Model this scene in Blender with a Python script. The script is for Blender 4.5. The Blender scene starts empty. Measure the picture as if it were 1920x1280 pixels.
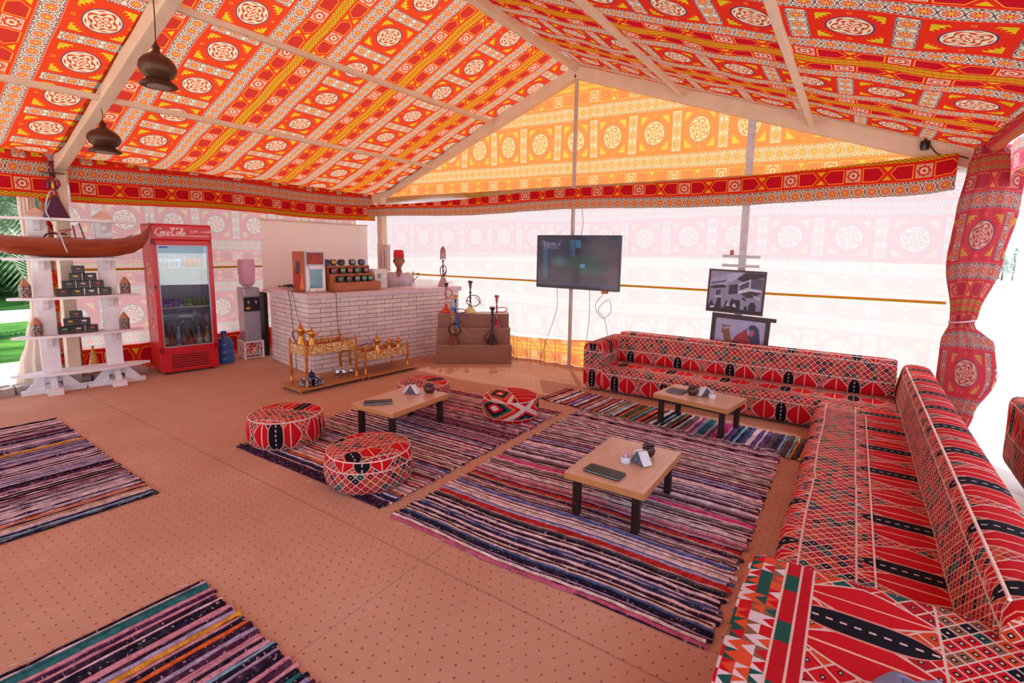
import bpy, bmesh, math, random
from math import pi, sin, cos, sqrt, atan2
from mathutils import Vector, Matrix
random.seed(7)
SC = bpy.context.scene
COL = SC.collection
# ------------------------------------------------------------------ camera
cam_d = bpy.data.cameras.new('camera')
cam = bpy.data.objects.new('camera', cam_d)
COL.objects.link(cam)
SC.camera = cam
CF, CPX, CPY = 947.352794, 985.500836, 594.634242
YAW, PITCH, ROLL = -0.573514349, 0.133087221, -0.0160276681
cam_d.sensor_fit = 'HORIZONTAL'
cam_d.sensor_width = 36.0
cam_d.lens = CF * 36 / 1920
cam_d.shift_x = -(CPX - 960) / 1920
cam_d.shift_y = (CPY - 640) / 1920
cam_d.clip_start = 0.05
cam_d.clip_end = 500
fw = Vector((sin(YAW) * cos(PITCH), cos(YAW) * cos(PITCH), -sin(PITCH)))
rt = Vector((cos(YAW), -sin(YAW), 0))
dn = fw.cross(rt)
r2 = rt * cos(ROLL) + dn * sin(ROLL)
d2 = -rt * sin(ROLL) + dn * cos(ROLL)
mw = Matrix(((r2.x, -d2.x, -fw.x, 0), (r2.y, -d2.y, -fw.y, 0), (r2.z, -d2.z, -fw.z, 1.8), (0, 0, 0, 1)))
cam.matrix_world = mw
# ------------------------------------------------------------------ world, sun, exposure
w = bpy.data.worlds.new('sky')
SC.world = w
w.use_nodes = True
wn = w.node_tree
wn.nodes.clear()
wo = wn.nodes.new('ShaderNodeOutputWorld')
bg = wn.nodes.new('ShaderNodeBackground')
sky = wn.nodes.new('ShaderNodeTexSky')
sky.sky_type = 'HOSEK_WILKIE'
sky.turbidity = 3.0
sky.ground_albedo = 0.6
SUN = Vector((-0.36, 0.50, 0.79)).normalized()
sky.sun_direction = SUN
mixw = wn.nodes.new('ShaderNodeMix')
mixw.data_type = 'RGBA'
mixw.inputs[0].default_value = 0.55
mixw.inputs[7].default_value = (0.72, 0.85, 1.0, 1)
wn.links.new(sky.outputs[0], mixw.inputs[6])
wn.links.new(mixw.outputs[2], bg.inputs[0])
bg.inputs[1].default_value = 2.1
wn.links.new(bg.outputs[0], wo.inputs[0])
sd = bpy.data.lights.new('sun', 'SUN')
sun = bpy.data.objects.new('sun', sd)
COL.objects.link(sun)
sd.energy = 7.5
sd.angle = 0.02
sd.color = (1.0, 0.95, 0.88)
sun.rotation_euler = SUN.to_track_quat('Z', 'Y').to_euler()
SC.view_settings.view_transform = 'Standard'
SC.view_settings.look = 'None'
SC.view_settings.gamma = 1
SC.view_settings.use_curve_mapping = False
SC.view_settings.exposure = 0.72
SC.cycles.max_bounces = 10
SC.cycles.diffuse_bounces = 6
SC.cycles.transmission_bounces = 8
SC.cycles.transparent_max_bounces = 12
SC.cycles.sample_clamp_indirect = 8
SC.cycles.use_denoising = True


# ------------------------------------------------------------------ node expression helper
class S:
    def __init__(s, nt, k):
        s.nt, s.k = nt, k

    def m(s, op, *a):
        n = s.nt.nodes.new('ShaderNodeMath')
        n.operation = op
        for i, x in enumerate((s,) + a):
            if isinstance(x, S):
                s.nt.links.new(x.k, n.inputs[i])
            else:
                n.inputs[i].default_value = x
        return S(s.nt, n.outputs[0])

    def c(s, x):
        if isinstance(x, S):
            return x
        n = s.nt.nodes.new('ShaderNodeValue')
        n.outputs[0].default_value = x
        return S(s.nt, n.outputs[0])

    def __add__(s, o): return s.m('ADD', o)
    def __radd__(s, o): return s.m('ADD', o)
    def __sub__(s, o): return s.m('SUBTRACT', o)
    def __rsub__(s, o): return s.c(o).m('SUBTRACT', s)
    def __mul__(s, o): return s.m('MULTIPLY', o)
    def __rmul__(s, o): return s.m('MULTIPLY', o)
    def __truediv__(s, o): return s.m('DIVIDE', o)
    def __lt__(s, o): return s.m('LESS_THAN', o)
    def __gt__(s, o): return s.m('GREATER_THAN', o)
    def abs(s): return s.m('ABSOLUTE')
    def fl(s): return s.m('FLOOR')
    def fr(s): return s.m('FRACT')
    def mod(s, o): return s.m('FLOORED_MODULO', o)
    def sin(s): return s.m('SINE')
    def mn(s, o): return s.m('MINIMUM', o)
    def mx(s, o): return s.m('MAXIMUM', o)
    def band(s, a, b): return (s > a) * (s < b)
    def cen(s, p): return (s + p / 2).mod(p) - p / 2     # repeat every p, centred


def hyp(x, y):
    return (x * x + y * y).m('SQRT')


def ang(x, y):
    return y.m('ARCTAN2', x)


def C(h):
    h = h.lstrip('#')
    v = [int(h[i:i + 2], 16) / 255 for i in (0, 2, 4)]
    return tuple(x / 12.92 if x <= .04045 else ((x + .055) / 1.055) ** 2.4 for x in v) + (1,)


def mixc(nt, f, a, b):
    n = nt.nodes.new('ShaderNodeMix')
    n.data_type = 'RGBA'
    for i, x in ((0, f), (6, a), (7, b)):
        if isinstance(x, S):
            nt.links.new(x.k, n.inputs[i])
        elif isinstance(x, (int, float)):
            n.inputs[i].default_value = x
        elif isinstance(x, tuple):
            n.inputs[i].default_value = x
        else:
            nt.links.new(x, n.inputs[i])
    return n.outputs[2]


def uvsep(nt, name='UVMap'):
    t = nt.nodes.new('ShaderNodeUVMap')
    t.uv_map = name
    sp = nt.nodes.new('ShaderNodeSeparateXYZ')
    nt.links.new(t.outputs[0], sp.inputs[0])
    return S(nt, sp.outputs[0]), S(nt, sp.outputs[1])


def comb(nt, x, y, z=0.0):
    n = nt.nodes.new('ShaderNodeCombineXYZ')
    for i, v in enumerate((x, y, z)):
        if isinstance(v, S):
            nt.links.new(v.k, n.inputs[i])
        else:
            n.inputs[i].default_value = v
    return n.outputs[0]


def white(nt, x, y):
    n = nt.nodes.new('ShaderNodeTexWhiteNoise')
    n.noise_dimensions = '2D'
    nt.links.new(comb(nt, x, y), n.inputs['Vector'])
    return S(nt, n.outputs['Value'])


def noise(nt, scale, vec=None, detail=2.0, rough=.5):
    n = nt.nodes.new('ShaderNodeTexNoise')
    n.inputs['Scale'].default_value = scale
    n.inputs['Detail'].default_value = detail
    n.inputs['Roughness'].default_value = rough
    if vec is None:
        tc = nt.nodes.new('ShaderNodeTexCoord')
        vec = tc.outputs['Object']
    nt.links.new(vec, n.inputs['Vector'])
    return S(nt, n.outputs['Fac'])


def ramp(nt, fac, stops, const=False):
    n = nt.nodes.new('ShaderNodeValToRGB')
    n.color_ramp.interpolation = 'CONSTANT' if const else 'LINEAR'
    e = n.color_ramp.elements
    while len(e) > 1:
        e.remove(e[-1])
    e[0].position, e[0].color = stops[0]
    for p, c in stops[1:]:
        x = e.new(p)
        x.color = c
    nt.links.new(fac.k if isinstance(fac, S) else fac, n.inputs[0])
    return n.outputs[0]


def newmat(name):
    m = bpy.data.materials.new(name)
    m.use_nodes = True
    m.node_tree.nodes.clear()
    return m, m.node_tree


def finish(nt, sh):
    o = nt.nodes.new('ShaderNodeOutputMaterial')
    nt.links.new(sh, o.inputs[0])


def pbsdf(nt, col, rough=.6, metal=0.0, bump=None, bstr=.3, bdist=.01, **kw):
    b = nt.nodes.new('ShaderNodeBsdfPrincipled')
    if isinstance(col, tuple):
        b.inputs['Base Color'].default_value = col
    else:
        nt.links.new(col, b.inputs['Base Color'])
    b.inputs['Roughness'].default_value = rough
    b.inputs['Metallic'].default_value = metal
    for k, v in kw.items():
        b.inputs[k.replace('_', ' ')].default_value = v
    if bump is not None:
        bn = nt.nodes.new('ShaderNodeBump')
        bn.inputs['Strength'].default_value = bstr
        bn.inputs['Distance'].default_value = bdist
        nt.links.new(bump.k, bn.inputs['Height'])
        nt.links.new(bn.outputs[0], b.inputs['Normal'])
    return b.outputs[0]


MC = {}


def plain(name, hexc, rough=.6, metal=0.0, var=.12, scale=14, bstr=.1, **kw):
    """simple procedural surface: base colour with a little noise variation and fine relief"""
    if name in MC:
        return MC[name]
    m, nt = newmat(name)
    c = C(hexc)
    n = noise(nt, scale, detail=3)
    lo = tuple(max(0, x * (1 - var)) for x in c[:3]) + (1,)
    hi = tuple(min(1, x * (1 + var)) for x in c[:3]) + (1,)
    col = ramp(nt, n, [(.3, lo), (.7, hi)])
    finish(nt, pbsdf(nt, col, rough, metal, n, bstr, .003, **kw))
    MC[name] = m
    return m


def glassm(name, hexc='#FFFFFF', rough=0.0, alpha=.2, spec=.5):
    if name in MC:
        return MC[name]
    m, nt = newmat(name)
    g = nt.nodes.new('ShaderNodeBsdfGlossy')
    g.inputs['Roughness'].default_value = rough
    t = nt.nodes.new('ShaderNodeBsdfTransparent')
    t.inputs[0].default_value = C(hexc)
    fr = nt.nodes.new('ShaderNodeFresnel')
    fr.inputs[0].default_value = 1.5
    f = S(nt, fr.outputs[0]) * 1.0 + alpha * .3
    mx = nt.nodes.new('ShaderNodeMixShader')
    nt.links.new(f.k, mx.inputs[0])
    nt.links.new(t.outputs[0], mx.inputs[1])
    nt.links.new(g.outputs[0], mx.inputs[2])
    finish(nt, mx.outputs[0])
    MC[name] = m
    return m


# ------------------------------------------------------------------ printed tent cloth
def cloth_pattern(nt, u, v):
    """appliqué tent print: rope edge, hexagon band, rosette band, medallion band, mirrored. u, v in metres"""
    RED, DK, CR = C('#D42E1E'), C('#BC1826'), C('#E2C8A2')
    YE, OR, NV, GRE = C('#DDB020'), C('#F09030'), C('#3A3C66'), C('#9AA02C')
    P = .607
    vs = v.cen(1.335)
    va = vs.abs()
    uc = u.cen(P)
    ua = uc.abs()
    col = RED
    # --- medallion band
    big = va < .245
    r = hyp(uc, vs)
    th = ang(uc, vs)
    med = r < .132
    curl = ((th * 8).sin() * .55 + ((r * 150) + (th * 4).sin() * 2.6).sin() * .85)
    mcol = mixc(nt, (curl > .18) * r.band(.018, .122), CR, C('#C83A34'))
    mcol = mixc(nt, ((r - .075).abs() < .004) * ((th * 8).sin() > -.2), mcol, C('#5A5048'))
    mcol = mixc(nt, r < .012, mcol, C('#D03A30'))
    ring = (r - .137).abs() < .0055
    # corner leaves
    cx, cy = .205 - ua, .205 - va
    leaf = (cx > 0.012) * (cy > 0.012) * ((cx + cy + ((cx * 130).sin() * (cy * 130).sin()) * .02) < .125)
    leafi = ((cx - cy).abs() < .004) + ((cx + cy - .07).abs() < .004)
    colb = mixc(nt, leaf, RED, mixc(nt, leafi.mn(1), YE, GRE))
    colb = mixc(nt, ring, colb, NV)
    colb = mixc(nt, med, colb, mcol)
    dotr = hyp(uc, va - .195)
    colb = mixc(nt, (dotr - .012).abs() < .003, colb, OR)
    # rosette columns
    uk = (u - P / 2).cen(P)
    def rosettes(x, y, base):
        rr = hyp(x, y)
        tt = ang(x, y)
        pet = rr.band(.019, .044) * ((tt * 12).sin() > -.55)
        c = mixc(nt, (rr > .059) * ((tt * 4).sin().abs() < .55), base, C('#B09A88'))
        c = mixc(nt, (rr - .056).abs() < .0034, c, NV)
        c = mixc(nt, pet, c, C('#CC3428'))
        c = mixc(nt, (rr - .017).abs() < .004, c, C('#D86A3A'))
        return mixc(nt, rr < .013, c, YE)
    colm = (uk.abs() < .064)
    cc = rosettes(uk, vs.cen(.147), CR)
    cc = mixc(nt, (uk.abs() > .056) * ((v * 260).sin() > -.3), cc, NV)
    colb = mixc(nt, colm * (va < .222), colb, cc)
    col = mixc(nt, big, col, colb)
    # --- rosette band
    q = va - .333
    rb = q.abs() < .073
    cr = rosettes(u.cen(P / 5) * .98, q, CR)
    cr = mixc(nt, (q.abs() > .062) * ((u * 200).sin() > -.3), cr, NV)
    col = mixc(nt, rb, col, cr)
    # --- hexagon band
    h = va - .510
    ha = h.abs()
    hx = ha < .088
    d = (ua - .028 - ha * .75).mn(.215 - ua).mn(.070 - ha)
    cb = mixc(nt, d > .004, RED, DK)
    cb = mixc(nt, d.abs() < .0045, cb, OR)
    tri = (.052 - ua * 1.15 - (.072 - ha)) > 0
    cb = mixc(nt, tri * (ha < .068), cb, YE)
    sx, sy = uk, h
    sq = sx.abs().mx(ha)
    st = sq.mn((sx.abs() + ha) * .7071)
    stc = mixc(nt, (st * 200 + .6).sin() > -.1, CR, C('#C83430'))
    stc = mixc(nt, (st > .05) * (sq < .066), stc, C('#E8C8A8'))
    stc = mixc(nt, (sq.band(.052, .058)), stc, C('#C83430'))
    cb = mixc(nt, sq < .066, cb, stc)
    col = mixc(nt, hx, col, cb)
    # --- rope edges
    ro = va - .630
    rop = ro.abs() < .020
    a1 = (u * (2 * pi / .10)).sin() * .011
    rope = ((ro - a1).abs() < .0052).mx((ro + a1).abs() < .0052)
    cp = mixc(nt, rope, C('#5A3418'), YE)
    cp = mixc(nt, (ro.abs() > .0165), cp, YE)
    col = mixc(nt, rop, col, cp)
    col = mixc(nt, va > .652, col, C('#E05A28'))
    lines = ((va - .2525).abs() < .004).mx((va - .412).abs() < .004)
    col = mixc(nt, lines, col, C('#E87050'))
    return col


def tent_cloth(name, backlit=0.0, backlit_col='#FFFFFF', trans=.6, tint=None, tintf=0.0, gain=1.0, through=0.0):
    m, nt = newmat(name)
    u, v = uvsep(nt)
    col = cloth_pattern(nt, u, v)
    n = noise(nt, 3.0, detail=2)
    front = mixc(nt, backlit * .6, col, C(backlit_col))  # inner face takes part of the painted washout too
    tcol = mixc(nt, backlit, col, C(backlit_col))  # backlit washout mixed into the print colour
    if tint:
        mm = nt.nodes.new('ShaderNodeMix')
        mm.data_type = 'RGBA'
        mm.blend_type = 'MULTIPLY' if tintf >= 0 else 'ADD'
        mm.inputs[0].default_value = abs(tintf)
        nt.links.new(tcol, mm.inputs[6])
        mm.inputs[7].default_value = C(tint)
        tcol = mm.outputs[2]
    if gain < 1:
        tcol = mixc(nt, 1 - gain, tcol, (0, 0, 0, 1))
    bn = nt.nodes.new('ShaderNodeBump')
    bn.inputs['Strength'].default_value = .15
    bn.inputs['Distance'].default_value = .02
    nt.links.new(n.k, bn.inputs['Height'])
    df = nt.nodes.new('ShaderNodeBsdfDiffuse')
    nt.links.new(front, df.inputs[0])
    nt.links.new(bn.outputs[0], df.inputs['Normal'])
    tr = nt.nodes.new('ShaderNodeBsdfTranslucent')
    nt.links.new(tcol, tr.inputs[0])
    mx = nt.nodes.new('ShaderNodeMixShader')
    mx.inputs[0].default_value = trans
    nt.links.new(df.outputs[0], mx.inputs[1])
    nt.links.new(tr.outputs[0], mx.inputs[2])
    out = mx.outputs[0]
    if through > 0:
        tp = nt.nodes.new('ShaderNodeBsdfTransparent')
        tp.inputs[0].default_value = (1, 1, 1, 1)
        m2 = nt.nodes.new('ShaderNodeMixShader')
        m2.inputs[0].default_value = through
        nt.links.new(out, m2.inputs[1])
        nt.links.new(tp.outputs[0], m2.inputs[2])
        out = m2.outputs[0]
    finish(nt, out)
    return m


# ------------------------------------------------------------------ woven sofa cloth
def kilim(name, ulen=.63, vper=.62, off=0.0, kind='sofa', swap=False, il=.115):
    m, nt = newmat(name)
    u, v = uvsep(nt)
    if swap:
        u, v = v, u
    v = v + off
    RED, ORG, BLK, CRM = C('#C4101C'), C('#CC4420'), C('#15101C'), C('#D9B8AE')
    GRN, BRN = C('#1F5248'), C('#8A5A44')
    vb = v.cen(vper)
    va = vb.abs()
    # lattice of small diamonds
    def lattice(cell, wline, dot):
        a = (u + vb) / cell
        b = (u - vb) / cell
        fa, fb = a.fr() - .5, b.fr() - .5
        line = fa.abs().mx(fb.abs()) > (.5 - wline)
        hsh = white(nt, a.fl(), b.fl())
        c = ramp(nt, hsh, [(0, RED), (.32, ORG), (.58, C('#A81420')), (.74, BLK), (.86, GRN), (.93, BRN)], True)
        c = mixc(nt, fa.abs().mx(fb.abs()) < dot, c, BLK)
        c = mixc(nt, fa.abs().mx(fb.abs()) < dot * .45, c, CRM)
        return mixc(nt, line, c, CRM)
    lat = lattice(.062, .062, .20)
    # motif band: red leaves, black ovals
    h = (vper / 2 - va)                      # 0 at the motif centre
    uc = u.cen(ulen)
    ul = uc.abs()
    zig = (u * 95).sin() * .004
    bw = vper / 2 - il
    lat2 = lattice(.090 if kind == 'arm' else .044, .055, .12)
    col = lat2
    leaf_c = (ul - ulen * .24)
    lw = ulen * .19
    leaf = ((leaf_c.abs() / lw + (h / (bw * .98)) * .55 + ((h / bw) * (h / bw)) * .45) < 1.0)
    col = mixc(nt, ((leaf_c.abs() / lw + (h / (bw * .98)) * .55 + ((h / bw) * (h / bw)) * .45) < 1.10), col, CRM)
    col = mixc(nt, leaf, col, RED)
    col = mixc(nt, leaf * ((leaf_c + zig * .5).abs() < .004), col, C('#EBB49A'))
    ov = (uc + ulen / 2).cen(ulen).abs()
    oval = ((ov / .052) + ((h / bw) * (h / bw) * (h / bw) * (h / bw))) < 1.0
    oval_o = ((ov / .062) + ((h / bw) * (h / bw) * (h / bw) * (h / bw))) < 1.0
    ov0 = ((ul / .035) + ((h / bw) * (h / bw))) < 1.0
    # checkers between leaves
    col = mixc(nt, oval_o, col, C('#D88478'))
    col = mixc(nt, oval, col, BLK)
    col = mixc(nt, oval * (ov < .0045) * ((v * 150).sin() > 0), col, CRM)
    z = (u * 60).sin() * .006
    inl = va < il
    col = mixc(nt, inl, col, lat)
    col = mixc(nt, (va - il - .002).abs() < .0045, col, CRM)
    if kind == 'arm':
        u0 = v - off
        a_, b_ = u0 / .042, u / .052
        tri = (a_.fr() > ((b_.fr() - .5).abs() * 2))
        hs = white(nt, a_.fl() * 2 + tri, b_.fl() + a_.fl())
        tc_ = ramp(nt, hs, [(0, RED), (.22, C('#D8502C')), (.42, GRN), (.62, C('#D8C8CC')), (.82, BRN)], True)
        col = mixc(nt, u0 < .335, col, tc_)
        col = mixc(nt, u0.band(.335, .43), col, mixc(nt, (u.cen(.28).abs() < .05) * (u0 < .385), C('#B81020'), GRN))
        col = mixc(nt, ((u0 - .335).abs() < .004).mx((u0 - .388).abs() < .004).mx((u0 - .43).abs() < .004), col, CRM)
    if kind == 'diamond':
        uu, vv = u.cen(.62).abs(), (v - .17).abs()
        st_ = ((uu / .021).fl() * .021 * .62 + vv) / .026
        k_ = st_.fl().mod(7) / 7 + .01
        col = ramp(nt, k_, [(0, CRM), (.13, RED), (.27, BLK), (.42, GRN), (.56, C('#D8603C')), (.70, RED), (.84, CRM)], True)
        col = mixc(nt, (vv > .115) , col, RED)
        col = mixc(nt, ((vv - .117).abs() < .004).mx((u.cen(.10).abs() < .003) * (vv > .117)), col, CRM)
    # woven relief
    wv = (u * 900).sin() * (v * 900).sin()
    n = noise(nt, 60, detail=2)
    colf = mixc(nt, (n - .5).abs() * .35, col, C('#3A1014'))
    finish(nt, pbsdf(nt, colf, .9, 0, wv + n, .25, .002, Specular_IOR_Level=.15))
    return m


# ------------------------------------------------------------------ mesh helpers
def bm_box(bm, c, s, rz=0.0, bev=0.0, rx=0.0, ry=0.0):
    r = bmesh.ops.create_cube(bm, size=1)
    vs = r['verts']
    bmesh.ops.scale(bm, vec=s, verts=vs)
    if bev > 0:
        es = list({e for v in vs for e in v.link_edges})
        q = bmesh.ops.bevel(bm, geom=es, offset=bev, segments=2, profile=.6, affect='EDGES')
        vs = list({v for f in q['faces'] for v in f.verts} | {v for v in vs if v.is_valid})
    M = Matrix.Translation(c) @ Matrix.Rotation(rz, 4, 'Z') @ Matrix.Rotation(ry, 4, 'Y') @ Matrix.Rotation(rx, 4, 'X')
    bmesh.ops.transform(bm, matrix=M, verts=vs)
    return vs


def bm_lathe(bm, prof, c=(0, 0, 0), n=20, a0=0.0, sx=1.0, sy=1.0, flute=0, famp=0.0):
    rings = []
    for r, z in prof:
        if r < 1e-5:
            rings.append([bm.verts.new((c[0], c[1], c[2] + z))])
        else:
            ring = []
            for i in range(n):
                t = a0 + 2 * pi * i / n
                rr = r * (1 + (famp * cos(flute * t) if flute else 0))
                ring.append(bm.verts.new((c[0] + sx * rr * cos(t), c[1] + sy * rr * sin(t), c[2] + z)))
            rings.append(ring)
    for a, b in zip(rings, rings[1:]):
        if len(a) == 1 and len(b) == 1:
            continue
        for i in range(n):
            j = (i + 1) % n
            if len(a) == 1:
                bm.faces.new((a[0], b[j], b[i]))
            elif len(b) == 1:
                bm.faces.new((a[i], a[j], b[0]))
            else:
                bm.faces.new((a[i], a[j], b[j], b[i]))
    if len(rings[0]) > 1:
        bm.faces.new(rings[0][::-1])
    if len(rings[-1]) > 1:
        bm.faces.new(rings[-1])


def smooth_path(pts, k=6, closed=False):
    P = [Vector(p) for p in pts]
    out = []
    n = len(P)
    rng = range(n if closed else n - 1)
    for i in rng:
        if closed:
            a, b, c, d = P[(i - 1) % n], P[i], P[(i + 1) % n], P[(i + 2) % n]
        else:
            a, b, c, d = P[max(i - 1, 0)], P[i], P[i + 1], P[min(i + 2, n - 1)]
        for j in range(k):
            t = j / k
            out.append(.5 * ((2 * b) + (c - a) * t + (2 * a - 5 * b + 4 * c - d) * t * t + (3 * b - a - 3 * c + d) * t ** 3))
    if not closed:
        out.append(P[-1])
    return out


def bm_tube(bm, pts, r, n=8, closed=False):
    P = [Vector(p) for p in pts]
    N = len(P)
    R = r if isinstance(r, (list, tuple)) else [r] * N
    rings = []
    up = None
    for i in range(N):
        if closed:
            t = P[(i + 1) % N] - P[i - 1]
        else:
            t = P[min(i + 1, N - 1)] - P[max(i - 1, 0)]
        if t.length < 1e-9:
            t = Vector((0, 0, 1))
        t.normalize()
        if up is None:
            up = Vector((0, 0, 1)) if abs(t.z) < .9 else Vector((1, 0, 0))
        s = t.cross(up)
        if s.length < 1e-4:
            up = Vector((1, 0, 0))
            s = t.cross(up)
        s.normalize()
        up = s.cross(t).normalized()
        rings.append([bm.verts.new(P[i] + (s * cos(2 * pi * j / n) + up * sin(2 * pi * j / n)) * R[i]) for j in range(n)])
    for a, b in (list(zip(rings, rings[1:])) + ([(rings[-1], rings[0])] if closed else [])):
        for j in range(n):
            k = (j + 1) % n
            bm.faces.new((a[j], a[k], b[k], b[j]))
    if not closed:
        bm.faces.new(rings[0][::-1])
        bm.faces.new(rings[-1])


def bm_prism(bm, poly, axis, a, b):
    """extrude a 2-D polygon; axis 'x','y','z' from a to b. poly pts give the other two coords in order"""
    def mk(p, h):
        return {'x': (h, p[0], p[1]), 'y': (p[0], h, p[1]), 'z': (p[0], p[1], h)}[axis]
    A = [bm.verts.new(mk(p, a)) for p in poly]
    B = [bm.verts.new(mk(p, b)) for p in poly]
    n = len(poly)
    bm.faces.new(A[::-1])
    bm.faces.new(B)
    for i in range(n):
        bm.faces.new((A[i], A[(i + 1) % n], B[(i + 1) % n], B[i]))


def mesh_of(bm, name, smooth=False, ang=None):
    bmesh.ops.recalc_face_normals(bm, faces=bm.faces)
    me = bpy.data.meshes.new(name)
    bm.to_mesh(me)
    bm.free()
    if smooth:
        me.shade_smooth()
        if ang:
            try:
                me.set_sharp_from_angle(angle=ang)
            except Exception:
                pass
    return me


def put(name, me, mat=None, parent=None, loc=(0, 0, 0), rz=0.0, label=None):
    o = bpy.data.objects.new(name, me)
    if mat is not None and len(me.materials) == 0:
        for mm in (mat if isinstance(mat, list) else [mat]):
            me.materials.append(mm)
    o.location = loc
    o.rotation_euler = (0, 0, rz)
    if parent is not None:
        o.parent = parent
    if label:
        o['label'] = label
    COL.objects.link(o)
    return o


def obj(name, bm, mat, parent=None, loc=(0, 0, 0), rz=0.0, label=None, smooth=False, ang=.6):
    return put(name, mesh_of(bm, name, smooth, ang), mat, parent, loc, rz, label)


def B():
    return bmesh.new()


def boxo(name, c, s, mat, parent=None, bev=0.0, rz=0.0, label=None, rx=0.0, ry=0.0):
    bm = B()
    bm_box(bm, c, s, rz, bev, rx, ry)
    return obj(name, bm, mat, parent, label=label)


def latho(name, prof, mat, parent=None, c=(0, 0, 0), n=20, label=None, **kw):
    bm = B()
    bm_lathe(bm, prof, c, n, **kw)
    return obj(name, bm, mat, parent, label=label, smooth=True, ang=.7)


def tubeo(name, pts, r, mat, parent=None, n=8, k=6, closed=False, label=None):
    bm = B()
    p = smooth_path(pts, k, closed) if k else pts
    if isinstance(r, (list, tuple)) and k:
        rr = []
        m = len(p)
        for i in range(m):
            t = i / (m - 1) * (len(r) - 1)
            a = int(min(t, len(r) - 2))
            rr.append(r[a] + (r[a + 1] - r[a]) * (t - a))
        r = rr
    bm_tube(bm, p, r, n, closed)
    return obj(name, bm, mat, parent, label=label, smooth=True, ang=1.0)


def tag(o, label, cat, group=None, kind=None):
    o['label'] = label
    o['category'] = cat
    if group:
        o['group'] = group
    if kind:
        o['kind'] = kind
    return o


def thing(name, label, cat, loc=(0, 0, 0), rz=0.0, group=None):
    o = bpy.data.objects.new(name, None)
    o.location = loc
    o.rotation_euler = (0, 0, rz)
    COL.objects.link(o)
    return tag(o, label, cat, group)


def struct(o, label=None):
    o['kind'] = 'structure'
    if label:
        o['label'] = label
    return o


def dup(o, loc=None, rz=None, label=None, group=None, parent=None):
    c = o.copy()
    COL.objects.link(c)
    if parent is not None:
        c.parent = parent
    if loc is not None:
        c.location = loc
    if rz is not None:
        c.rotation_euler = (0, 0, rz)
    if label:
        c['label'] = label
    if group:
        c['group'] = group
    for ch in list(o.children):
        dup(ch, parent=c)
    return c


def grid_obj(name, f, nu, nv, uvf, mat, parent=None, smooth=True, thick=0.0):
    """cloth sheet from f(s,t)->(x,y,z), uvf(s,t)->(u,v)"""
    vs = [f(i / nu, j / nv) for j in range(nv + 1) for i in range(nu + 1)]
    fs = [(j * (nu + 1) + i, j * (nu + 1) + i + 1, (j + 1) * (nu + 1) + i + 1, (j + 1) * (nu + 1) + i) for j in range(nv) for i in range(nu)]
    me = bpy.data.meshes.new(name)
    me.from_pydata(vs, [], fs)
    ul = me.uv_layers.new(name='UVMap')
    uvs = [uvf(i / nu, j / nv) for j in range(nv + 1) for i in range(nu + 1)]
    k = 0
    flat = []
    for p in fs:
        for vi in p:
            flat.extend(uvs[vi])
    ul.data.foreach_set('uv', flat)
    if smooth:
        me.shade_smooth()
    return put(name, me, mat, parent)
# ------------------------------------------------------------------ ground, floor
def m_carpet():
    m, nt = newmat('carpet')
    tc = nt.nodes.new('ShaderNodeTexCoord')
    sp = nt.nodes.new('ShaderNodeSeparateXYZ')
    nt.links.new(tc.outputs['Object'], sp.inputs[0])
    x, y = S(nt, sp.outputs[0]), S(nt, sp.outputs[1])
    wob = noise(nt, 3.0, detail=2)
    xx = x + (wob - .5) * .02
    yy = y + (wob - .5) * .02
    row = (yy / .055).fl()
    dx = (xx + row.mod(2) * .0375).cen(.075)
    dy = (yy / .055).fr() - .5
    d = hyp(dx, dy * .055)
    dot = d < (noise(nt, 5) * .004 + .0035)
    big = noise(nt, 1.1, detail=4, rough=.6)
    fine = noise(nt, 240, detail=2)
    col = ramp(nt, big, [(.3, C('#C0917A')), (.55, C('#C69A82')), (.75, C('#CFA590'))])
    st = noise(nt, 2.6, detail=5, rough=.7)
    col = mixc(nt, (st - .64).mx(0) * 2.2, col, C('#7A5038'))
    col = mixc(nt, (fine - .5).mx(0) * .6, col, C('#8A5C42'))
    col = mixc(nt, dot * .7, col, C('#5A2C20'))
    seam = ((y - 1.93 + x * .02).abs() < .006).mx((x + 1.9 + y * .03).abs() < .003)
    col = mixc(nt, seam * .35, col, C('#6A4030'))
    rib = (x * 520).sin() * .06
    finish(nt, pbsdf(nt, col, .95, 0, fine + rib - dot * 1.5, .35, .003, Specular_IOR_Level=.1))
    return m


bm = B()
bm_box(bm, (-3.8, 2.0, -.03), (9.8, 10.3, .06))
floor_o = struct(obj('floor', bm, m_carpet()), 'terracotta beige carpet with rows of small dark dots')

M_CREAM = plain('beam_paint', '#D6BFA6', .55, 0, .06, 5)
M_WHITEW = plain('white_wood', '#E4E1E4', .6, 0, .07, 9, .25)
M_SAND = plain('pale_sand', '#EFE6DA', .95, 0, .05, 3, .4)
M_PAVE = plain('pale_paving', '#F0EAE4', .9, 0, .05, 6, .2)


def m_grass():
    m, nt = newmat('lawn')
    n = noise(nt, 1.3, detail=5, rough=.65)
    f = noise(nt, 60, detail=3)
    c = ramp(nt, n, [(.3, C('#1E4A1C')), (.55, C('#457E2C')), (.8, C('#6E9E44'))])
    c = mixc(nt, (f - .45).mx(0), c, C('#183A14'))
    finish(nt, pbsdf(nt, c, .9, 0, f, 1.0, .04, Specular_IOR_Level=.1))
    return m


def slab(name, x0, x1, y0, y1, z, mat, label):
    bm = B()
    bm_box(bm, ((x0 + x1) / 2, (y0 + y1) / 2, z - .1), (x1 - x0, y1 - y0, .2))
    return struct(obj(name, bm, mat), label)


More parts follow.
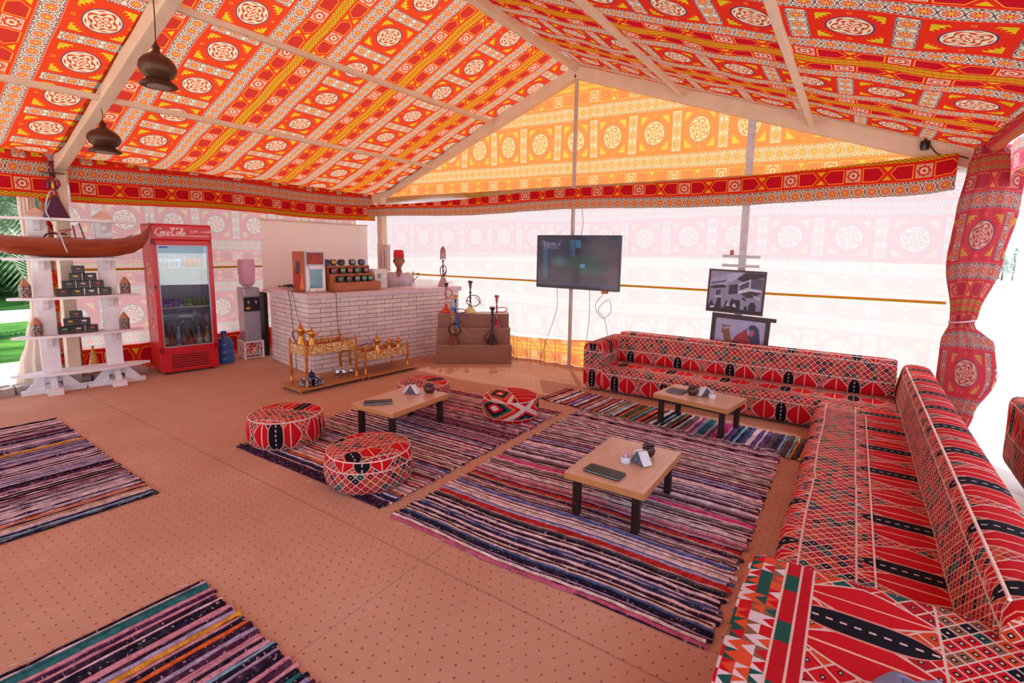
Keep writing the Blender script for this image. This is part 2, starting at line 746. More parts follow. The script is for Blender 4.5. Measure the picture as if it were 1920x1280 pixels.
slab('ground', -80, 120, -40, 160, -.22, M_SAND, 'pale sand around the tent')
slab('pavement', -10.6, -8.42, -6, 12, -.02, M_PAVE, 'pale paving strip beside the tent')
slab('lawn', -16.2, -10.6, -10, 12, -.05, m_grass(), 'green lawn behind the white path')
slab('path', -19.2, -16.2, -10, 14, -.06, M_PAVE, 'white path crossing the lawn')
slab('lawn', -60, -19.2, -10, 22, -.05, bpy.data.materials['lawn'], 'far green lawn in front of the bushes')
# kerb stones along the left edge of the carpet
kerb = thing('kerb', 'row of rough grey kerb stones along the carpet edge behind the white shelf rack', 'kerb', (-8.27, 0, 0))
kerb['kind'] = 'structure'
del kerb['category']
M_STONE = plain('kerb_stone', '#A99C92', .9, 0, .2, 12, .6)
y = -1.0
k = 0
while y < 2.72:
    L = random.uniform(.26, .42)
    bm = B()
    bm_box(bm, (random.uniform(-.015, .015), y + L / 2, .045), (.24, L - .02, .11 + random.uniform(-.015, .015)), random.uniform(-.03, .03), .015)
    obj('stone', bm, M_STONE, kerb)
    y += L

# ------------------------------------------------------------------ tent cloths, one print with differing sun and backlight put into colour
CL_ROOF_L = tent_cloth('tent_cloth_sunny', .06, '#FFB040', .74, gain=.31)  # left slope copy, stronger sun put into its warmer colour
CL_ROOF_R = tent_cloth('tent_cloth_dim', 0.0, trans=.62, gain=.28)  # right slope copy, weaker sun put into its darker colour
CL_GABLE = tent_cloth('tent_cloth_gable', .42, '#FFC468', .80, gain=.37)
CL_WALL = tent_cloth('tent_cloth_wall', .70, '#FFF6FC', .80, gain=.245, through=.085)  # back wall copy, glare from behind washed into its colour
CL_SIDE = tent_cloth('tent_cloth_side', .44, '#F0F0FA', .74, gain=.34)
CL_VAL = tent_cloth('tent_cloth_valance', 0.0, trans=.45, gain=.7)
CL_ROPE = tent_cloth('tent_cloth_rope', .0, '#FFD060', .6, gain=.8)
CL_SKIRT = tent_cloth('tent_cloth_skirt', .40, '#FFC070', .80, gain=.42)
CL_CURT = tent_cloth('tent_cloth_curtain', .16, '#D8C8FF', .66, gain=.85)
AX, AZ = -3.6, 4.47
LA, RA = math.atan2(1.73, 4.23), math.atan2(1.62, 4.52)


def roofL(s, y, off=0.0):
    z = AZ - s * sin(LA)
    if s > 4.1:
        z += (min(s, 4.9) - 4.1) ** 2 * .32
    if s > 4.75:
        z += (s - 4.75) * sin(LA)
    bay = sin(pi * min(max((y - 2.15) / 4.7, 0), 1)) if y > 2.15 else sin(pi * min(max((2.15 - y) / 4.7, 0), 1))
    sag = .05 * bay * sin(pi * s / 4.7)
    wv = .012 * sin(s * 9 + y * 2.1) * sin(y * 4.3)
    return (AX - s * cos(LA), y, z - sag + wv + off)


def roofR(s, y, off=0.0):
    z = AZ - s * sin(RA)
    bay = sin(pi * min(max((y - 2.15) / 4.7, 0), 1)) if y > 2.15 else sin(pi * min(max((2.15 - y) / 4.7, 0), 1))
    sag = .09 * bay * sin(pi * s / 4.85)
    wv = .012 * sin(s * 8 + y * 2.6) * sin(y * 3.7)
    return (AX + s * cos(RA), y, z - sag + wv + off)


ceil_l = bpy.data.objects.new('ceiling', None)
COL.objects.link(ceil_l)
struct(ceil_l, 'orange red printed tent cloth of the left roof slope')
ceil_r = bpy.data.objects.new('ceiling', None)
COL.objects.link(ceil_r)
struct(ceil_r, 'deep red printed tent cloth of the right roof slope')
strips = [(2.15, 3.45, .17), (3.45, 4.77, .36), (4.77, 6.10, .22), (6.10, 6.98, .10), (1.21, 2.15, .28), (-.12, 1.21, .05), (-1.45, -.12, .4), (-3.0, -1.45, .2)]
for (y0, y1, ph) in strips:
    full = {6.98: 7.43, 2.15: 2.55}.get(y1, y1)
    if y1 == 2.15:
        vf = lambda t, y0=y0, y1=y1: (y0 + (y1 - y0) * t - 1.21) / 1.32 * 1.335
    else:
        base = full - 1.325 if y1 in (6.98,) else y0
        if y1 == 6.98:
            base = 6.10
        vf = lambda t, y0=y0, y1=y1, base=base: (y0 + (y1 - y0) * t - base) / 1.325 * 1.335 + .6675
    if y1 == 2.15:
        vf = lambda t, y0=y0, y1=y1: (y0 + (y1 - y0) * t - 1.88)
    dy = (y1 - y0)
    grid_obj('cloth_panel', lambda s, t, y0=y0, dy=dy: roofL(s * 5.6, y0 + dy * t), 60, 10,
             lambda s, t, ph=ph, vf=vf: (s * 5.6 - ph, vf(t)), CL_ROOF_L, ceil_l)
stripsR = [(1.85, 3.18, .15), (3.18, 4.50, .02), (4.50, 5.83, .28), (5.83, 6.98, .4), (.52, 1.85, .33), (-.8, .52, .1), (-3.0, -.8, .2)]
for (y0, y1, ph) in stripsR:
    dy = y1 - y0
    vf = lambda t, y0=y0, dy=dy: dy * t / 1.325 * 1.335 + .6675
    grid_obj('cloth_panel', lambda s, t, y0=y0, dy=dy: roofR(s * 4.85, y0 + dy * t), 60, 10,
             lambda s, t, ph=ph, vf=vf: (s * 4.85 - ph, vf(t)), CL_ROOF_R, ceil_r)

# back wall: pale lower cloth with slight folds, and the orange gable above
def wall_f(s, t):
    x = -8.62 + s * 9.52
    z = .40 + 2.35 * t
    ridge = .03 * sin(x * 1.3 + .4) * sin(z * 1.1 + x)
    low = max(0, .7 - z)
    fold = .06 * low * sin(x * 17 + sin(x * 5) * 2) + .05 * low
    return (x, 6.95 + ridge + fold, z + .012)


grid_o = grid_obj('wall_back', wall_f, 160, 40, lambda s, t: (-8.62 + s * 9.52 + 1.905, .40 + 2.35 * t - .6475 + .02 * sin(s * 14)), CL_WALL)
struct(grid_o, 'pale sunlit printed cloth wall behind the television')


def gable_top(x):
    if x < AX:
        return AZ - (AX - x) * math.tan(LA)
    return AZ - (x - AX) * math.tan(RA)


def gab_f(s, t):
    x = -8.0 + s * 8.95
    zb = 2.66 + .03 * sin(x * 1.7)
    zt = max(zb + .01, gable_top(x) + .02)
    z = zb + (zt - zb) * t
    c = math.exp(-((x + 3.6) / .35) ** 2)
    return (x, 6.97 + .02 * sin(x * 4 + z * 3) + c * .03 * sin(x * 60), z)


def gab_uv(s, t):
    p = gab_f(s, t)
    return (p[0] + 1.85, (p[2] - 3.40 + .012 * (p[0] + 2)) * .86)


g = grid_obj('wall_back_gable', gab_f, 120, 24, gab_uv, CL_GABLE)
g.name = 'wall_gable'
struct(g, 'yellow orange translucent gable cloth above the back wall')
# left wall
def wl_f(s, t):
    y = 2.25 + s * 4.7
    z = 2.86 * t
    low = max(0, .8 - z)
    return (-8.65 + .03 * sin(y * 2 + z) + .05 * low * sin(y * 15), y, z + .012)


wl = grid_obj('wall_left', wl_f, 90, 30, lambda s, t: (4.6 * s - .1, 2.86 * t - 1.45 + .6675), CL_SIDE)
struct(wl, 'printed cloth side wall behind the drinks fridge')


def seam(s, t):
    x = -8.6 + s * 9.45
    return (x, 6.925 + .03 * sin(x * 1.3 + .4) * sin(1.32 * 1.1 + x), 1.29 + .03 * t)


struct(grid_obj('trim_7', seam, 100, 2, lambda s, t: (s * 9.45, .615 + .052 * t), CL_ROPE), 'yellow and red rope edged seam across the back wall cloth')
struct(grid_obj('trim_8', lambda s, t: (-8.60 + .03 * sin((2.35 + s * 4.5) * 2 + 1.4), 2.35 + s * 4.5, 1.425 + .03 * t), 60, 2, lambda s, t: (s * 4.5, .607 + .05 * t), CL_ROPE), 'rope edged seam across the left wall cloth')


def skirt(s, t):
    x = -8.6 + s * 9.4
    z = .005 + t * (.40 + .04 * sin(x * 1.7))
    low = max(0, .7 - z)
    return (x, 6.94 + .06 * low * sin(x * 17 + sin(x * 5) * 2) + .05 * low, z)


struct(grid_obj('trim_9', skirt, 160, 8, lambda s, t: (s * 9.4 + .3, .41 + t * .42), CL_SKIRT), 'glowing orange lower hem of the back wall cloth')
struct(grid_obj('trim_10', lambda s, t: (-8.60 + .05 * (.8 - t * .36) * sin((2.35 + s * 4.5) * 15), 2.35 + s * 4.5, .005 + t * .36), 90, 6, lambda s, t: (s * 4.5, .60 - t * .19), CL_VAL), 'deep red lower hem of the left wall cloth')


# valances
def val_left(y0, y1, name, seed, zoff=0.0):
    def f(s, t):
        y = y0 + s * (y1 - y0)
        zt = 2.88 - (y - 2.2) * .012
        zb = 2.30 + .02 * sin(y * 1.9 + seed) + zoff
        z = zb + (zt - zb) * t
        return (-8.0 - .03 * t + .025 * sin(y * 7 + seed) * (1 - t) + .012 * sin(y * 19), y, z)
    def uvf(s, t):
        p = f(s, t)
        return (p[1] - .3, 2.985 - p[2] + .02 * sin(p[1] * 1.9 + seed))
    o = grid_obj(name, f, 100, 12, uvf, CL_VAL)
    return struct(o)


val_left(2.24, 6.9, 'trim_1', 0.3)['label'] = 'deep red printed valance hanging along the left eave'
val_left(-2.6, 2.2, 'trim_2', 1.3, .02)['label'] = 'red valance left of the rafter post'


def valg(s, t):
    x = -7.95 + s * 8.72
    q = (x + 7.95) / 8.72
    zt = 2.60 + .20 * q ** 1.5 + .02 * sin(x * 1.2)
    zb = 2.36 + .035 * q + .02 * sin(x * 1.6 + 1) + .05 * math.exp(-((x - .8) / .2) ** 2)
    return (x, 6.66 + .02 * sin(x * 9) * (1 - t) + .01 * sin(x * 23), zb + (zt - zb) * t)


def valg_uv(s, t):
    p = valg(s, t)
    pb = valg(s, 0)
    return (p[0] + .4, .27 + (p[2] - pb[2]))


v3 = struct(grid_obj('trim_3', valg, 110, 10, valg_uv, CL_VAL), 'deep red printed valance across the back wall')


# right eave: cloth wrapped over the beam and a short hanging strip
def eave(s, t):
    a = t * 2 * pi
    y = -2.8 + s * 9.6
    r = .075 + .012 * sin(y * 3 + a)
    return (1.0 + r * cos(a), y, 2.84 + r * sin(a))


struct(grid_obj('trim_4', eave, 70, 12, lambda s, t: (s * 9.6, .42 + t * .3), CL_CURT), 'cloth wrapped roll along the right eave')


def vright(s, t):
    y = -2.8 + s * 9.6
    top = 2.80
    bot = 2.44 + .10 * sin(y * 1.3 + .5) + .12 * (y > 6.3) * -(y - 6.3)
    z = bot + (top - bot) * t
    return (1.09 + .03 * sin(y * 6) + .02 * (1 - t), y, z)


struct(grid_obj('trim_5', vright, 80, 8, lambda s, t: (s * 9.6, .62 - t * .33), CL_CURT), 'short printed valance outside the right eave')


def tied(name, label, cx, cy, levels, mat, uoff=0.0, voff=-.6475, n=56, fl=13, facing=0.0, group=None):
    """gathered curtain: levels = (z, x-offset, half width, half depth, fold amount)"""
    lv = levels
    H = lv[-1][0] - lv[0][0]
    def at(z):
        for a, b in zip(lv, lv[1:]):
            if z <= b[0] + 1e-6:
                t = (z - a[0]) / (b[0] - a[0])
                t = t * t * (3 - 2 * t)
                return [a[i] + (b[i] - a[i]) * t for i in range(1, 5)]
        return lv[-1][1:]
    def f(s, t):
        z = lv[0][0] + H * t
        xo, hw, hd, fa = at(z)
        a = s * 2 * pi
        k = 1 + fa * sin(fl * a + 1.7 * sin(z * 2)) + fa * .5 * sin(5 * a + z * 3)
        return (cx + xo + hw * k * cos(a) * cos(facing) - hd * k * sin(a) * sin(facing), cy + hw * k * cos(a) * sin(facing) + hd * k * sin(a) * cos(facing), z)
    o = grid_obj(name, f, n * 2, 50, lambda s, t: (s * 2.1 + uoff, lv[0][0] + H * t + voff + .05 * sin(s * 6.28)), mat)
    return o


tc_ = tied('curtain', '', 1.0, 6.55, [(.03, -.02, .10, .10, .10), (.22, -.02, .13, .12, .10), (.62, .02, .22, .16, .06), (.95, .0, .20, .15, .06), (1.14, -.06, .085, .08, .12), (1.24, -.05, .10, .09, .12),
                                     (1.75, -.02, .20, .13, .06), (2.25, .02, .22, .14, .06), (2.62, .04, .20, .13, .08), (2.84, .0, .12, .10, .1)], CL_CURT, .28, -.62)
tag(tc_, 'printed curtain gathered and tied round the right corner post', 'curtain')
tubeo('tie_cord', [(.94 + .1 * cos(a), 6.55 + .095 * sin(a), 1.165 + .02 * cos(a)) for a in [i * pi / 8 for i in range(16)]], .008, plain('cord', '#C8A8B8'), tc_, 6, 2, True)
tl = tied('curtain', '', -8.42, 2.16, [(.03, .1, .10, .10, .14), (.5, .04, .13, .12, .12), (1.1, 0, .15, .12, .12), (1.6, 0, .14, .12, .12), (2.2, 0, .13, .1, .14), (2.62, 0, .14, .1, .1)], CL_VAL, 0, -.5)
tag(tl, 'red printed curtain gathered beside the left rafter post behind the shelf rack', 'curtain')

# ------------------------------------------------------------------ tent frame
def bar(name, a, b, w, h, mat=M_CREAM, parent=None, up=(0, 0, 1), label=None):
    a, b = Vector(a), Vector(b)
    d = b - a
    L = d.length
    bm = B()
    bm_box(bm, (0, 0, 0), (L, w, h), bev=min(w, h) * .08)
    x = d.normalized()
    yv = Vector(up).cross(x).normalized()
    zv = x.cross(yv)
    c = (a + b) / 2
    M = Matrix(((x.x, yv.x, zv.x, c.x), (x.y, yv.y, zv.y, c.y), (x.z, yv.z, zv.z, c.z), (0, 0, 0, 1)))
    bmesh.ops.transform(bm, matrix=M, verts=bm.verts)
    o = obj(name, bm, mat, parent, label=label)
    if parent is None:
        struct(o)
    return o


for yr, nm in ((2.15, 'near'), (6.84, 'back'), (-2.55, 'front')):
    a = roofL(0.0, yr)
    bx = -8.0
    bar('beam', (AX, yr, AZ - .13), (-7.98, yr, AZ - 4.75 * sin(LA) + .04), .11, .17, label='cream painted left rafter of the %s frame' % nm)
    bar('beam', (AX, yr, AZ - .13), (.90, yr, AZ - 4.78 * sin(RA) - .10), .11, .17, label='cream painted right rafter of the %s frame' % nm)
    bar('column', (-8.22 if yr < 3 else -7.73, yr + (.0 if yr < 3 else -.04), .0), (-8.05 if yr < 3 else -7.73, yr + (.0 if yr < 3 else -.04), 2.74), .13, .13, up=(0, 1, 0), label='cream corner post at the left of the %s frame' % nm)
    bar('column', (.98, yr + .0, 0), (.98, yr, 2.80), .10, .10, up=(0, 1, 0), label='corner post at the right of the %s frame' % nm)
bar('beam', (AX, -2.8, AZ - .07), (AX, 6.9, AZ - .07), .09, .09, label='ridge beam')
for s in (1.57, 3.08):
    p, q = roofL(s, -2.8), roofL(s, 6.84)
    bar('beam', (p[0], -2.8, AZ - s * sin(LA) - .075), (p[0], 6.84, AZ - s * sin(LA) - .075), .055, .055, label='thin purlin under the left slope')
for s in (1.66, 3.24):
    p = roofR(s, -2.8)
    bar('beam', (p[0], -2.8, AZ - s * sin(RA) - .11), (p[0], 6.84, AZ - s * sin(RA) - .11), .05, .06, label='thin purlin under the right slope')
# posts of the back wall
bar('column', (-3.60, 6.84, 0), (-3.60, 6.84, AZ - .2), .045, .045, plain('grey_post', '#B8A8A0', .5), up=(0, 1, 0), label='thin square post behind the television')
bar('column', (-1.19, 6.84, 0), (-1.19, 6.84, 3.45), .085, .05, plain('grey_post2', '#C2BCC0', .5), up=(0, 1, 0), label='pale post behind the framed pictures')
for zz in (1.76, 1.645):
    bar('trim_6', (-1.42, 6.79, zz), (-.98, 6.79, zz - .008), .02, .035, plain('grey_post2', '#C2BCC0'), label='short cross bar on the pale post')
# ------------------------------------------------------------------ rag rugs
RAGC = {
    'pale': '#E2C6CC', 'pink': '#C98C9E', 'cream': '#D8C4BC', 'white': '#E2D8DC', 'plum': '#4A2440', 'night': '#211A30',
    'aub': '#341A34', 'wine': '#6E1E34', 'red': '#B8302C', 'rose': '#B85878', 'violet': '#5E4A86', 'blue': '#4A5E96',
    'navy': '#2A3058', 'grey': '#5C505C', 'taupe': '#7A646A', 'orange': '#D8642C', 'gold': '#D89A34', 'teal': '#2E6E74',
    'green': '#3C6E4A', 'sky': '#7AB0C8', 'coral': '#D0604C', 'black': '#120E16', 'hotpink': '#C83C7C', 'lilac': '#A89AC0'}


def rag(name):
    k = 'rag_' + name
    if k in MC:
        return MC[k]
    m, nt = newmat(k)
    c = C(RAGC[name])
    tc = nt.nodes.new('ShaderNodeTexCoord')
    mp = nt.nodes.new('ShaderNodeMapping')
    nt.links.new(tc.outputs['Object'], mp.inputs[0])
    n = noise(nt, 26, mp.outputs[0], 4, .65)
    f = noise(nt, 140, mp.outputs[0], 2)
    hi = tuple(min(1, x * 1.25 + .03) for x in c[:3]) + (1,)
    lo = tuple(x * .6 for x in c[:3]) + (1,)
    col = ramp(nt, n, [(.32, lo), (.5, c), (.68, hi)])
    sp = noise(nt, 55, mp.outputs[0], 2)
    col = mixc(nt, (sp > .66) * .5, col, C('#E8C8CC') if name in ('night', 'aub', 'navy', 'plum', 'violet') else lo)
    finish(nt, pbsdf(nt, col, .95, 0, n * 2 + f, .6, .006, Specular_IOR_Level=.1))
    MC[k] = m
    return m


def rag_rug(label, cx, cy, LX, LY, along, pal, rz=0.0, seed=1, wmin=.012, wmax=.038, wob=.012, group='striped rag rugs on the carpet', fixed=None, edge=.02, accents=()):
    """strips run along local x ('x') or y ('y'); the other side is counted up strip by strip"""
    rnd = random.Random(seed)
    root = thing('rag_rug', label, 'rug', (cx, cy, 0), rz, group)
    A, Bd = (LX, LY) if along == 'x' else (LY, LX)        # A strip length, Bd stacking length
    # woven ground under the strips
    bm = B()
    bm_box(bm, (0, 0, .004), (LX - .03, LY - .02, .006))
    obj('backing', bm, rag('aub'), root)
    pos = -Bd / 2
    prevdark = False
    ph = [rnd.uniform(0, 6) for _ in range(4)]
    n = 0
    while pos < Bd / 2 - .006 and n < 290:
        wd = rnd.uniform(wmin, wmax)
        if rnd.random() < .12:
            wd *= 1.5
        wd = min(wd, Bd / 2 - pos)
        u = (pos + Bd / 2) / Bd
        lights, darks = pal(u) if callable(pal) else pal
        dark = (not prevdark) if rnd.random() < .82 else prevdark
        prevdark = dark
        if not dark:
            wd *= .85
        name = rnd.choice(darks if dark else lights)
        for (p0, p1, nm) in accents:
            if p0 <= u <= p1:
                name = nm
        NS = 26
        vs, fs = [], []
        e0, e1 = rnd.uniform(-edge, edge), rnd.uniform(-edge, edge)
        half = A / 2
        hgt = rnd.uniform(.011, .019)
        j1 = rnd.uniform(0, 6)
        for i in range(NS + 1):
            t = -half + e0 + (A + e1 - e0) * i / NS
            wv = wob * (sin(t * 2.1 + ph[0] + pos * 1.5) + .5 * sin(t * 5.3 + ph[1] + pos * 3)) 
            loc = .0025 * sin(t * 23 + j1) + .0015 * sin(t * 41 + j1 * 2)
            a = pos + wv + loc
            b = pos + wd + wv + .0025 * sin(t * 23 + j1 + .8)
            zz = hgt + .0025 * sin(t * 31 + j1)
            for (q, z) in ((a, .004), (a + (b - a) * .22, zz * .85), (a + (b - a) * .75, zz), (b + .001, .004)):
                vs.append((t, q, z) if along == 'x' else (q, t, z))
            if i:
                o = (i - 1) * 4
                for k in range(3):
                    fs.append((o + k, o + k + 1, o + k + 5, o + k + 4))
        me = bpy.data.meshes.new('rag_strip')
        me.from_pydata(vs, [], fs)
        me.shade_smooth()
        put('rag_strip', me, rag(name), root)
        pos += wd
        n += 1
    # warp threads sticking out of the sides
    bm = B()
    for i in range(int(Bd * 3)):
        q = rnd.uniform(-Bd / 2, Bd / 2)
        for sgn in ((-1, 1) if rnd.random() < .3 else (rnd.choice((-1, 1)),)):
            pass
    for sgn in (-1, 1):
        for i in range(int(A * 2.6)):
            t = rnd.uniform(-A / 2, A / 2)
            q = sgn * Bd / 2
            pts = []
            a = rnd.uniform(-.6, .6)
            for kk in range(5):
                d = kk * rnd.uniform(.008, .02)
                x_, y_ = t + d * sin(a) * 2.2, q + sgn * d * .8
                a += rnd.uniform(-.6, .6)
                pts.append((x_, y_, .006) if along == 'x' else (y_, x_, .006))
            bm_tube(bm, pts, .0016, 4)
    fr = obj('loose_threads', bm, rag('pale'), root, label='loose pale warp threads')
    fr['kind'] = 'stuff'
    return root


PK = ['pale', 'pale', 'pink', 'cream', 'pale', 'lilac']
DK = ['plum', 'aub', 'night', 'grey', 'wine', 'taupe', 'plum', 'aub']
p1 = lambda u: ((['pale', 'cream', 'pale', 'lilac', 'pale'], ['plum', 'night', 'grey', 'blue', 'aub', 'red', 'navy']) if u < .25 else
                (['pale', 'pink', 'pale', 'cream'], ['plum', 'grey', 'aub', 'night', 'plum', 'grey', 'taupe']) if u < .45 else
                (['lilac', 'pale', 'pale', 'taupe'], ['aub', 'plum', 'blue', 'grey', 'taupe', 'plum', 'aub']) if u < .65 else
                (['pale', 'pink', 'cream', 'pale'], ['wine', 'grey', 'plum', 'taupe', 'aub', 'aub']))
rag_rug('largest striped rag rug, under the low table nearest the camera', -1.445, 3.60, 2.06, 2.80, 'x', p1, 0.0, 3, .009, .030, .018,
        accents=((.0, .003, 'rose'), (.03, .045, 'blue'), (.075, .09, 'navy'), (.165, .18, 'red'), (.30, .31, 'red'), (.335, .341, 'rose'), (.43, .435, 'hotpink')))
rag_rug('striped rag rug under the low table ringed by four red poufs', -3.57, 3.52, 1.92, 2.56, 'x',
        lambda u: (['pink', 'pale', 'pale', 'cream'], ['wine', 'plum', 'rose', 'grey', 'red', 'plum', 'violet', 'blue', 'taupe']), 0.0, 5, .010, .028, .010,
        accents=((0, .03, 'aub'), (.04, .05, 'navy'), (.07, .08, 'orange')))
rag_rug('dark purple and pink striped rag rug at the left, far from any seat', -5.49, .38, 2.68, 2.30, 'y',
        (PK + ['pale', 'lilac'], ['aub', 'plum', 'night', 'black', 'wine', 'aub']), -.045, 8, .009, .019, .006,
        accents=((.93, .94, 'gold'), (.905, .915, 'orange'), (.975, .985, 'sky'), (.34, .35, 'gold'), (.18, .19, 'wine')), edge=.01)
rag_rug('dark navy striped rag rug with orange and teal strips in the bottom left corner', -1.66, .02, 2.40, 2.18, 'y',
        (['pink', 'pale', 'pink', 'lilac', 'pink'], ['night', 'plum', 'aub', 'navy', 'plum', 'night', 'aub', 'night']), -.05, 12, .018, .04, .006,
        accents=((.015, .03, 'teal'), (.16, .17, 'gold'), (.20, .206, 'orange'), (.29, .30, 'sky'), (.31, .316, 'gold'), (.40, .41, 'teal')), edge=.012)
rag_rug('narrow runner with orange, green and purple strips beside the back sofa arm', -2.20, 5.33, 1.72, .60, 'y',
        lambda u: ((['pale', 'orange', 'pink', 'white'], ['plum', 'violet', 'night', 'grey', 'taupe']) if u < .5 else
                   (['white', 'sky', 'pale', 'orange', 'coral'], ['green', 'grey', 'violet', 'black', 'green'])), -.10, 21, .022, .045, .012)
rag_rug('short colourful runner with pale blue and pink bunched strips in the sofa corner', -.77, 5.20, 1.16, .62, 'y',
        lambda u: ((['lilac', 'pink', 'pale', 'coral'], ['hotpink', 'violet', 'rose', 'teal']) if u < .4 else
                   (['sky', 'white', 'pale', 'gold', 'sky'], ['grey', 'navy', 'blue', 'taupe', 'violet'])), -.06, 25, .025, .05, .014)

# ------------------------------------------------------------------ sofas
K_BACK = kilim('kilim_back', .63, .44, il=.095)
K_SIDE = kilim('kilim_side', .5, .66, .14)
K_ARM = kilim('kilim_arm', .50, .66, .40, 'arm', True)
K_ENDS = kilim('kilim_ends', .52, .50, .1)


def upholstered(name, prof, L, mat, parent, uv0=0.0, v0=0.0, label=None, nL=24, soft=.0, axis='x', seed=0, endm=None):
    """closed profile (list of (depth, height)) swept along the length; V runs round the profile, U along"""
    P = prof + [prof[0]]
    # subdivide the outline and soften corners
    pts = []
    for a, b in zip(P, P[1:]):
        d = math.hypot(b[0] - a[0], b[1] - a[1])
        n = max(2, int(d / .05))
        for i in range(n):
            pts.append((a[0] + (b[0] - a[0]) * i / n, a[1] + (b[1] - a[1]) * i / n))
    for _ in range(2):
        q = []
        m = len(pts)
        for i in range(m):
            a, b, c = pts[i - 1], pts[i], pts[(i + 1) % m]
            q.append(((a[0] + 2 * b[0] + c[0]) / 4, (a[1] + 2 * b[1] + c[1]) / 4))
        pts = q
    acc = [0]
    m = len(pts)
    for i in range(m):
        a, b = pts[i], pts[(i + 1) % m]
        acc.append(acc[-1] + math.hypot(b[0] - a[0], b[1] - a[1]))
    cx = sum(p[0] for p in pts) / m
    cy = sum(p[1] for p in pts) / m
    vs, fs, uvs = [], [], []
    rnd = random.Random(seed)
    ph = rnd.uniform(0, 6)
    for j in range(nL + 1):
        x = L * j / nL
        e = min(x, L - x)
        k = 1 - .12 * max(0, 1 - e / .05) ** 2 if True else 1
        for i in range(m + 1):
            p = pts[i % m]
            bul = soft * (sin(x * 5 + ph) * sin(i * .4) * .5 + .5)
            dx, dy = p[0] - cx, p[1] - cy
            px, py = cx + dx * (1 + bul * .1) - dx * (1 - k) * .35, cy + dy * (1 + bul * .06) - dy * (1 - k) * .35
            vs.append((x, px, py) if axis == 'x' else (px, x, py))
            uvs.append((uv0 + x, v0 + acc[i]))
    w_ = m + 1
    for j in range(nL):
        for i in range(m):
            fs.append((j * w_ + i, j * w_ + i + 1, (j + 1) * w_ + i + 1, (j + 1) * w_ + i))
    # end caps as fans with flat uv
    caps = []
    for j in (0, nL):
        b0 = len(vs)
        x = L * j / nL
        for i in range(m):
            vs.append(vs[j * w_ + i])
            uvs.append((pts[i][0] + .13, pts[i][1]))
        vs.append((x, cx, cy) if axis == 'x' else (cx, x, cy))
        uvs.append((cx + .13, cy))
        for i in range(m):
            fs.append((b0 + i, b0 + (i + 1) % m, b0 + m))
    me = bpy.data.meshes.new(name)
    me.from_pydata(vs, [], fs)
    ul = me.uv_layers.new(name='UVMap')
    fl = []
    for p in fs:
        for vi in p:
            fl.extend(uvs[vi])
    ul.data.foreach_set('uv', fl)
    me.shade_smooth()
    bm = bmesh.new()
    bm.from_mesh(me)
    bmesh.ops.recalc_face_normals(bm, faces=bm.faces)
    bm.to_mesh(me)
    bm.free()
    try:
        me.set_sharp_from_angle(angle=.9)
    except Exception:
        pass
    return put(name, me, mat, parent, label=label)


M_PIPE = plain('piping', '#E8C8BC', .8)
# back sofa: length along x
sofa = thing('floor_sofa', 'long red black and white woven floor sofa along the back wall', 'sofa', (-2.60, 5.83, 0))
upholstered('seat', [(.0, .02), (.0, .33), (.95, .33), (.95, .02)][::-1], 3.06, K_BACK, sofa, .13, .16, nL=40, soft=.25, seed=2)
upholstered('backrest', [(.50, .32), (.56, .72), (.80, .71), (.84, .30)][::-1], 3.06, K_BACK, sofa, .13, .161, nL=40, soft=.2, seed=3)
arm = upholstered('armrest', [(.0, .02), (.0, .62), (.27, .64), (.27, .02)][::-1], .92, K_ENDS, sofa, 0, .1, nL=14, soft=.2, seed=4, axis='y')
arm.location = (-.27, .02, 0)
tubeo('piping', [(.02 + .3 * i, .555, .722) for i in range(11)], .006, M_PIPE, sofa, 6, 0)
# side sofa: length along y
side = thing('floor_sofa', 'long red striped woven floor sofa along the right side with a high backrest', 'sofa', (-.24, 2.25, 0))
s1 = upholstered('seat_cushion', [(.0, .02), (.04, .34), (.78, .34), (.78, .02)][::-1], 1.50, K_SIDE, side, .2, .38, nL=24, soft=.35, seed=5, axis='y')
s2 = upholstered('seat_cushion', [(.0, .02), (.04, .335), (.78, .335), (.78, .02)][::-1], 2.02, K_SIDE, side, .43, .38, nL=28, soft=.35, seed=6, axis='y')
s2.location = (0, 1.51, 0)
bk = upholstered('backrest', [(.70, .30), (.76, .68), (1.0, .66), (1.06, .10), (.80, .06)][::-1], 4.50, K_SIDE, side, .1, .0, nL=60, soft=.25, seed=7, axis='y')
bk.location = (0, -.12, 0)
tubeo('piping', [(.76, -.1 + .41 * i, .688) for i in range(11)], .007, M_PIPE, side, 6, 0)
tubeo('piping', [(.44, .02 + .315 * i, .346) for i in range(11)], .005, M_PIPE, side, 6, 0)
armr = upholstered('armrest', [(-.80, .02), (-.80, .52), (.0, .555), (.0, .02)][::-1], 1.30, K_ARM, side, .20, .45, nL=26, soft=.15, seed=8)
armr.location = (-.02, 0, 0)
# part of a third sofa outside the right opening
os_ = thing('floor_sofa', 'end of another red woven sofa outside at the right edge', 'sofa', (1.22, 4.35, 0))
upholstered('armrest', [(.0, .02), (.0, .62), (.85, .62), (.85, .02)][::-1], 1.55, K_ENDS, os_, 0, .1, nL=16, soft=.2, seed=9, axis='y')
upholstered('seat', [(.85, .02), (.85, .33), (1.9, .33), (1.9, .02)][::-1], 1.5, K_ENDS, os_, 0, .1, nL=16, soft=.2, seed=10, axis='y')

